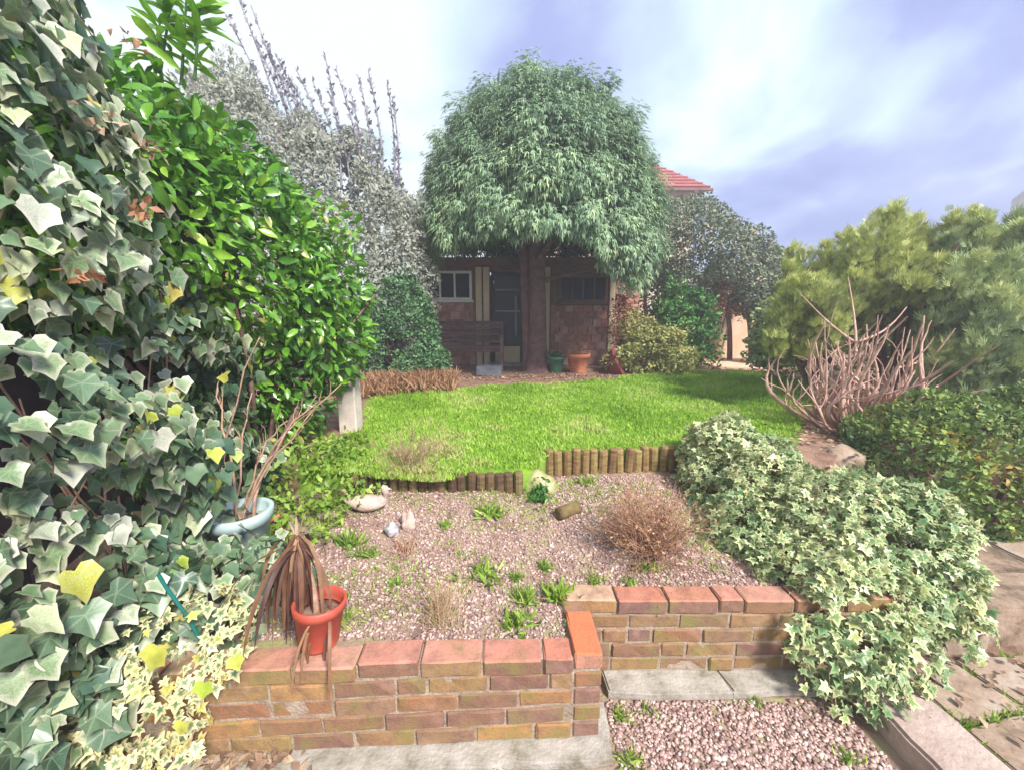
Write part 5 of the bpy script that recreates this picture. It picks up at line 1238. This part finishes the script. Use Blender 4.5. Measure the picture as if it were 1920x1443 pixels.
# ---- red pot on the wall with the dead strappy plant
rp = empty('potted_plant', (-0.735, 1.335, WALL_Z + 0.005), 0, 'dead brown strap-leaved plant flopped out of a red plastic pot on the wall', 'potted plant')
rp.rotation_euler = (R(-4), R(3), 0)
pr = [(0.0, 0.004), (0.066, 0.0), (0.070, 0.008), (0.086, 0.135), (0.093, 0.137), (0.096, 0.168), (0.091, 0.172), (0.084, 0.170), (0.082, 0.140), (0.072, 0.11), (0.0, 0.108)]
lathe('pot', pr, REDP, rp, 32); lathe('soil', [(0.0, 0.128), (0.05, 0.130), (0.079, 0.124), (0.0, 0.11)], SOIL, rp, 24)
ap = np.array([-0.095, 0.02, 0.40])
tubes('stem', [(np.array([(-0.01, 0, 0.11), (-0.03, 0.01, 0.22), (-0.065, 0.02, 0.32), ap]), [0.014, 0.012, 0.011, 0.009])], TWIG, rp, 8)
def strap(parent, base, d0, length, width, sag, mat, rnd, name='leaf', n_=8, twist=0.0):
    d0 = np.array(d0, float); d0 /= np.linalg.norm(d0); p = np.array(base, float); pts = [p.copy()]; d = d0.copy()
    for _ in range(n_ - 1):
        d = d + np.array([0, 0, -sag]); d /= np.linalg.norm(d); p = p + d * length / (n_ - 1); pts.append(p.copy())
    pts = np.array(pts); side = np.cross(d0, [0, 0, 1]); side = side / (np.linalg.norm(side) + 1e-6)
    w = width * np.array([0.7, 1, 1, 1, 0.95, 0.8, 0.5, 0.08])[:n_]
    V, E_ = [], []
    for i_, q in enumerate(pts):
        a_ = twist * i_ / n_; sv = side * math.cos(a_) + np.cross(side, [0, 0, 1]) * math.sin(a_)
        o_ = np.cross(sv, [0, 0, -1.0]) * 0.25 * w[i_]
        V += [q - sv * w[i_] + o_, q, q + sv * w[i_] + o_]; E_ += [1, 0, 1]
    F = []
    for i_ in range(n_ - 1):
        a_ = 3 * i_
        for qd in ((a_, a_ + 1, a_ + 4, a_ + 3), (a_ + 1, a_ + 2, a_ + 5, a_ + 4)): F += [(qd[0], qd[1], qd[2]), (qd[0], qd[2], qd[3])]
    me = np_mesh(name, np.array(V), np.array(F), {'rnd': np.full(len(V), rnd), 'edge': np.array(E_, float)}, smooth=True)
    return mesh_obj(name, me, mat, parent)
rg = np.random.default_rng(5)
for i_ in range(130):
    a_ = rg.uniform(0, 6.283); b0 = ap + np.array([0.008 * math.cos(a_), 0.008 * math.sin(a_), rg.uniform(-0.05, 0.02)])
    L_ = rg.uniform(0.18, 0.42) if i_ < 110 else rg.uniform(0.12, 0.22)
    up = rg.uniform(0.0, 0.7)
    strap(rp, b0, (math.cos(a_) * rg.uniform(0.05, 0.45) - 0.10, math.sin(a_) * rg.uniform(0.05, 0.4) - 0.05, up - 0.55), L_, rg.uniform(0.003, 0.010), rg.uniform(0.35, 1.6), M_DEAD, float(np.clip(rg.normal(0.34, 0.3), 0, 1)), twist=rg.normal(0, 1.4))
for i_ in range(9):
    a_ = rg.uniform(3.2, 5.2)
    strap(rp, np.array([rg.normal(0.03, 0.02), rg.normal(0, 0.02), 0.13]), (math.cos(a_), math.sin(a_), rg.uniform(0.9, 1.6)), rg.uniform(0.2, 0.32), rg.uniform(0.004, 0.008), rg.uniform(0.6, 0.9), M_DEAD, float(np.clip(rg.normal(0.6, 0.25), 0, 1)))
for i_ in range(5):
    strap(rp, ap + np.array([0, 0, 0]), (rg.normal(0.1, 0.35), rg.normal(0, 0.2), 1), rg.uniform(0.06, 0.11), 0.006, 0.08, M_DEAD, 0.95)

# ---- brown twiggy shrub, dry grass, bare twigs
def twig_clump(name, label, base, n_, h, spread, mat, r=0.0022, cat='shrub', leaves=None, wob=0.12, sub=0, per=14):
    root = empty(name, base, 0, label, cat); cs = []
    for i_ in range(n_):
        a_ = rng.uniform(0, 6.283); s_ = abs(rng.normal(0, spread)); L_ = h * rng.uniform(0.5, 1.1)
        p0 = np.array([rng.normal(0, 0.025) , rng.normal(0, 0.025), -0.01])
        c_ = bend(p0, (math.cos(a_) * s_, math.sin(a_) * s_, 1), L_, 6, wob)
        cs.append((c_, np.linspace(r, r * 0.4, 6)))
        for _ in range(sub):
            k = rng.integers(2, 5); cs.append((bend(c_[k], c_[k + 1] - c_[k] + rng.normal(0, 0.03, 3), L_ * 0.4, 4, 0.2), np.linspace(r * 0.6, r * 0.3, 4)))
    V_, F_, o_ = [], [], 0
    for p_, r_ in cs:
        v, f = tube_np(p_, r_, 3); V_.append(v); F_.append(f + o_); o_ += len(v)
    o = mesh_obj('twigs', np_mesh('twigs', np.concatenate(V_), np.concatenate(F_)), mat, root); o['kind'] = 'stuff'
    if leaves:
        pts = np.concatenate([p_[2:] for p_, _ in cs]); q = pts[rng.integers(0, len(pts), leaves[0])] + rng.normal(0, 0.01, (leaves[0], 3))
        leaf_mass('leaves', T_SMALL, q, rng.normal(0, 1, q.shape) + [0, 0, 0.5], rng.normal(0, 1, q.shape), rng.uniform(0.5, 1.2, len(q)) * leaves[2], rng.random(len(q)), leaves[1], root)
    return root
p = bedpt(1215, 1035); twig_clump('brown_bush', 'rounded bush of fine brown twigs in front of the upright logs', p, 200, 0.37, 0.95, BROWNTWIG, 0.0022, leaves=(1700, M_BROWN, 0.018), sub=4, wob=0.2)
p = bedpt(830, 1165); twig_clump('dry_grass', 'upright tuft of straw coloured dry stems behind the front wall', p, 120, 0.20, 0.35, STRAW, 0.0012, cat='grass tuft', sub=1)
p = bedpt(770, 900); twig_clump('bare_bush', 'straggling pale bare twigs in front of the sagging logs', p, 46, 0.42, 0.75, TWIG, 0.0026, sub=4, wob=0.16)
p = bedpt(760, 1035); twig_clump('withered_clump', 'small withered dark brown clump between the pale stones', p, 50, 0.09, 0.7, BROWNTWIG, 0.003, cat='dead plant')
p = bedpt(545, 1000); twig_clump('dead_twigs', 'loose pale twigs beside the little terracotta pot', p, 9, 0.2, 1.3, TWIG, 0.003, cat='twigs')

# ---- weeds
def tuft(label, loc, n_, h, mat=M_WEED, cat='weed', group='weed tufts in the gravel'):
    w1_, w2_, sp_ = rng.uniform(0.2, 0.55), rng.uniform(0.2, 0.45), rng.uniform(0.5, 1.1)
    P = np.stack([rng.normal(0, h * w1_, n_), rng.normal(0, h * w2_, n_), np.zeros(n_)], -1)
    A = np.stack([rng.normal(0, sp_, n_), rng.normal(0, sp_, n_), np.ones(n_)], -1) + P * 4
    o = leaf_mass('weed_tuft', T_BLADE, P, A, rng.normal(0, 1, (n_, 3)), rng.uniform(0.5, 1.2, n_) * h, np.clip(rng.normal(rng.uniform(0.35, 0.75), 0.25, n_), 0, 1), mat, None, kind=None, wid=np.full(n_, rng.uniform(0.9, 1.9)))
    o.location = loc
    return tag(o, label, cat, group, 'thing')
for px, py, h, lab in ((1112, 1092, 0.060, 'biggest green weed tuft just behind the set back wall coping'), (1180, 1095, 0.042, 'low weed tuft behind the set back wall beside the biggest tuft'), (905, 1082, 0.062, 'leafy weed tuft beside the straw coloured dry stems'),
                        (968, 1085, 0.048, 'weed tuft between the dry stems and the set back wall'), (985, 1125, 0.052, 'weed tuft in open gravel short of the orange corner brick'), (970, 1170, 0.052, 'weed tuft close behind the pink coping brick of the front wall'),
                        (1020, 1065, 0.055, 'weed tuft in mid bed in line with the orange corner brick'), (835, 985, 0.05, 'weed tuft in mid bed below the sagging logs'), (920, 960, 0.06, 'weed tuft short of the mossy rock'), (603, 992, 0.05, 'weed tuft below the stone bird near the broken pot'),
                        (655, 1020, 0.06, 'spreading weed tuft in the gravel beside the withered clump'), (685, 1040, 0.05, 'weed tuft just below the spreading one'), (640, 1165, 0.06, 'weed tuft right beside the red pot'), (745, 1095, 0.04, 'small grey-green weed in gravel between the red pot and dry stems'),
                        (1215, 1068, 0.05, 'weed tuft at the foot of the brown twig bush'), (1045, 1120, 0.055, 'weed tuft touching the set back wall end'), (1100, 905, 0.07, 'leafy weed growing against the upright logs')):
    tuft(lab, bedpt(px, py), int(rng.integers(30, 120)), h * rng.uniform(0.9, 1.6))
for px, py, h, lab in ((1165, 1345, 0.045, 'weed tuft where the front footing meets the sunken gravel'), (1215, 1335, 0.035, 'small weed along the set back footing'), (1180, 1425, 0.045, 'weed tuft at the outer corner of the front footing'), (1595, 1425, 0.04, 'weed tuft beside the kerb in the sunken gravel'), (930, 1436, 0.045, 'weed tuft along the front edge of the concrete footing'), (1420, 1318, 0.03, 'small weed by the crack in the set back footing')):
    tuft(lab, atz(px, py, 0.003), 50, h)
nW = 9000
x = rng.uniform(-1.2, 1.4, nW); y = rng.uniform(1.42, 2.6, nW)
k = (vnoise(np.stack([x, y, x * 0], -1), 4, 91) + 0.5 * (y - 1.9) > 0.10) & ~((x > 0.25) & (y < 1.70)) & (y < front_edge(x) - 0.05); x, y = x[k], y[k]
leaf_mass('weeds', T_BLADE, np.stack([x, y, bed_z(x, y)], -1), np.stack([rng.normal(0, 0.8, len(x)), rng.normal(0, 0.8, len(x)), np.ones(len(x))], -1), rng.normal(0, 1, (len(x), 3)), rng.uniform(0.015, 0.045, len(x)), np.clip(rng.normal(0.65, 0.3, len(x)), 0, 1), M_WEED, None, 'stuff', 'thin scattered weeds and moss over the gravel bed', wid=np.full(len(x), 1.6))
# leafy green growth in the bed corner below the laurel
shrub('weed_patch', 'sprawling yellow-green leafy weeds below the pale post', [(-1.20, 2.25, 0.56, 0.30, 0.26, 0.16), (-1.42, 2.45, 0.62, 0.3, 0.3, 0.22), (-1.0, 2.42, 0.56, 0.2, 0.2, 0.12), (-1.25, 2.75, 0.66, 0.22, 0.3, 0.12), (-1.15, 2.0, 0.48, 0.2, 0.2, 0.10)], 5200, M_WEED, 0.045, lump=0.07, ls=6, seed=33, zmin=0.42, stem=False, cat='weed')
p = bedpt(1010, 935)
shrub('rock_plant', 'small dark green leafy plant in front of the mossy rock', [(p.x + 0.0, p.y - 0.02, p.z + 0.04, 0.07, 0.05, 0.06)], 260, M_GREEN, 0.035, T=T_LAUREL, lump=0.02, seed=35, stem=False, cat='plant')
nJ = 900
seg = np.array([(1.70, 1.56, 1.79, 0.8), (1.73, 1.29, 2.06, 1.35), (2.03, 1.60, 2.09, 1.0), (2.07, 1.365, 2.62, 1.39), (1.72, 1.59, 2.6, 1.62), (2.39, 1.38, 2.35, 0.99)])
ii = rng.integers(0, len(seg), nJ); tt = rng.beta(0.6, 0.9, nJ)
x = seg[ii, 0] + (seg[ii, 2] - seg[ii, 0]) * tt + rng.normal(0, 0.006, nJ); y = seg[ii, 1] + (seg[ii, 3] - seg[ii, 1]) * tt + rng.normal(0, 0.006, nJ)
k = vnoise(np.stack([x, y, x * 0], -1), 5, 97) > 0.05; x, y = x[k], y[k]
leaf_mass('joint_weeds', T_BLADE, np.stack([x, y, 0.06 + 0 * x], -1), np.stack([rng.normal(0, 0.8, len(x)), rng.normal(0, 0.8, len(x)), np.ones(len(x))], -1), rng.normal(0, 1, (len(x), 3)), rng.uniform(0.03, 0.055, len(x)), np.clip(rng.normal(0.5, 0.3, len(x)), 0, 1), M_WEED, None, 'stuff', 'thin weeds and moss in the joints of the paving', wid=np.full(len(x), 1.6))
# leaf litter
def litter(label, cx, cy, rx, ry, n_, zf):
    x = cx + rng.normal(0, rx, n_); y = cy + rng.normal(0, ry, n_)
    leaf_mass('leaf_litter', T_SMALL, np.stack([x, y, zf(x, y) + rng.uniform(0.002, 0.02, n_)], -1), np.stack([rng.normal(0, 1, n_), rng.normal(0, 1, n_), rng.normal(0, 0.25, n_)], -1), np.stack([rng.normal(0, 0.4, n_), rng.normal(0, 0.4, n_), np.ones(n_)], -1), rng.uniform(0.02, 0.055, n_), rng.random(n_), M_LITTER, None, 'stuff', label)
litter('dead leaves heaped at the foot of the front wall under the trailing ivy', -0.98, 1.19, 0.10, 0.02, 150, lambda x, y: 0.042 + 0 * x)
litter('fallen brown leaves under the domed tree', 0.4, 6.35, 1.1, 0.22, 2200, lambda x, y: lawn_z(x, y))
litter('scattered dead leaves on the paving beside the ivy mound', 2.0, 1.5, 0.25, 0.12, 70, lambda x, y: 0.09 + 0 * x)
litter('dry brown leaves under the twisted shrub', 2.85, 3.15, 0.35, 0.22, 900, lambda x, y: lawn_z(x, y))
tg = tubes('fallen_twig', [(np.array([(-1.42, 1.02, 0.02), (-1.33, 1.05, 0.10), (-1.27, 1.08, 0.17), (-1.25, 1.10, 0.23)]), [0.005, 0.004, 0.004, 0.003])], TWIG, None, 6); tag(tg, 'pale bare twig leaning at the bottom of the ivy', 'twig', None, 'thing')
# teal plant tie
TEAL = noise_mat('teal_plastic', [(0.3, (0.01, 0.14, 0.13)), (0.7, (0.02, 0.20, 0.18))], 8, bump=0, rough=0.4)
q = at(305, 1090, 1.16)
tie = tubes('plant_stake', [(np.array([q + Vector(v_) for v_ in ((-0.006, -0.004, 0.03), (0.0, 0.01, -0.03), (0.012, 0.05, -0.16), (0.03, 0.12, -0.45))]), 0.0055)], TEAL, None, 8); tag(tie, 'teal plastic plant stake poking out of the ivy', 'stake', None, 'thing')

# ================================================================== HAZE VOLUME ADDED TO LIFT THE SHADOWS
hz = mesh_obj('haze', bm_mesh('haze', box_bm(72, 32, 11.2, 0, (6, 12, 4.6))))
m = bpy.data.materials.new('shadow_lift_haze'); m.use_nodes = True
m.node_tree.nodes.remove(m.node_tree.nodes['Principled BSDF'])
pv_ = m.node_tree.nodes.new('ShaderNodeVolumePrincipled')
pv_.inputs['Color'].default_value = (0.93, 0.95, 1.0, 1); pv_.inputs['Density'].default_value = 0.011; pv_.inputs['Anisotropy'].default_value = 0.2
m.node_tree.links.new(pv_.outputs[0], m.node_tree.nodes['Material Output'].inputs['Volume'])
hz.data.materials.append(m)
tag(hz, 'thin pale haze added over the whole garden to lift the shadows', None, None, 'stuff')
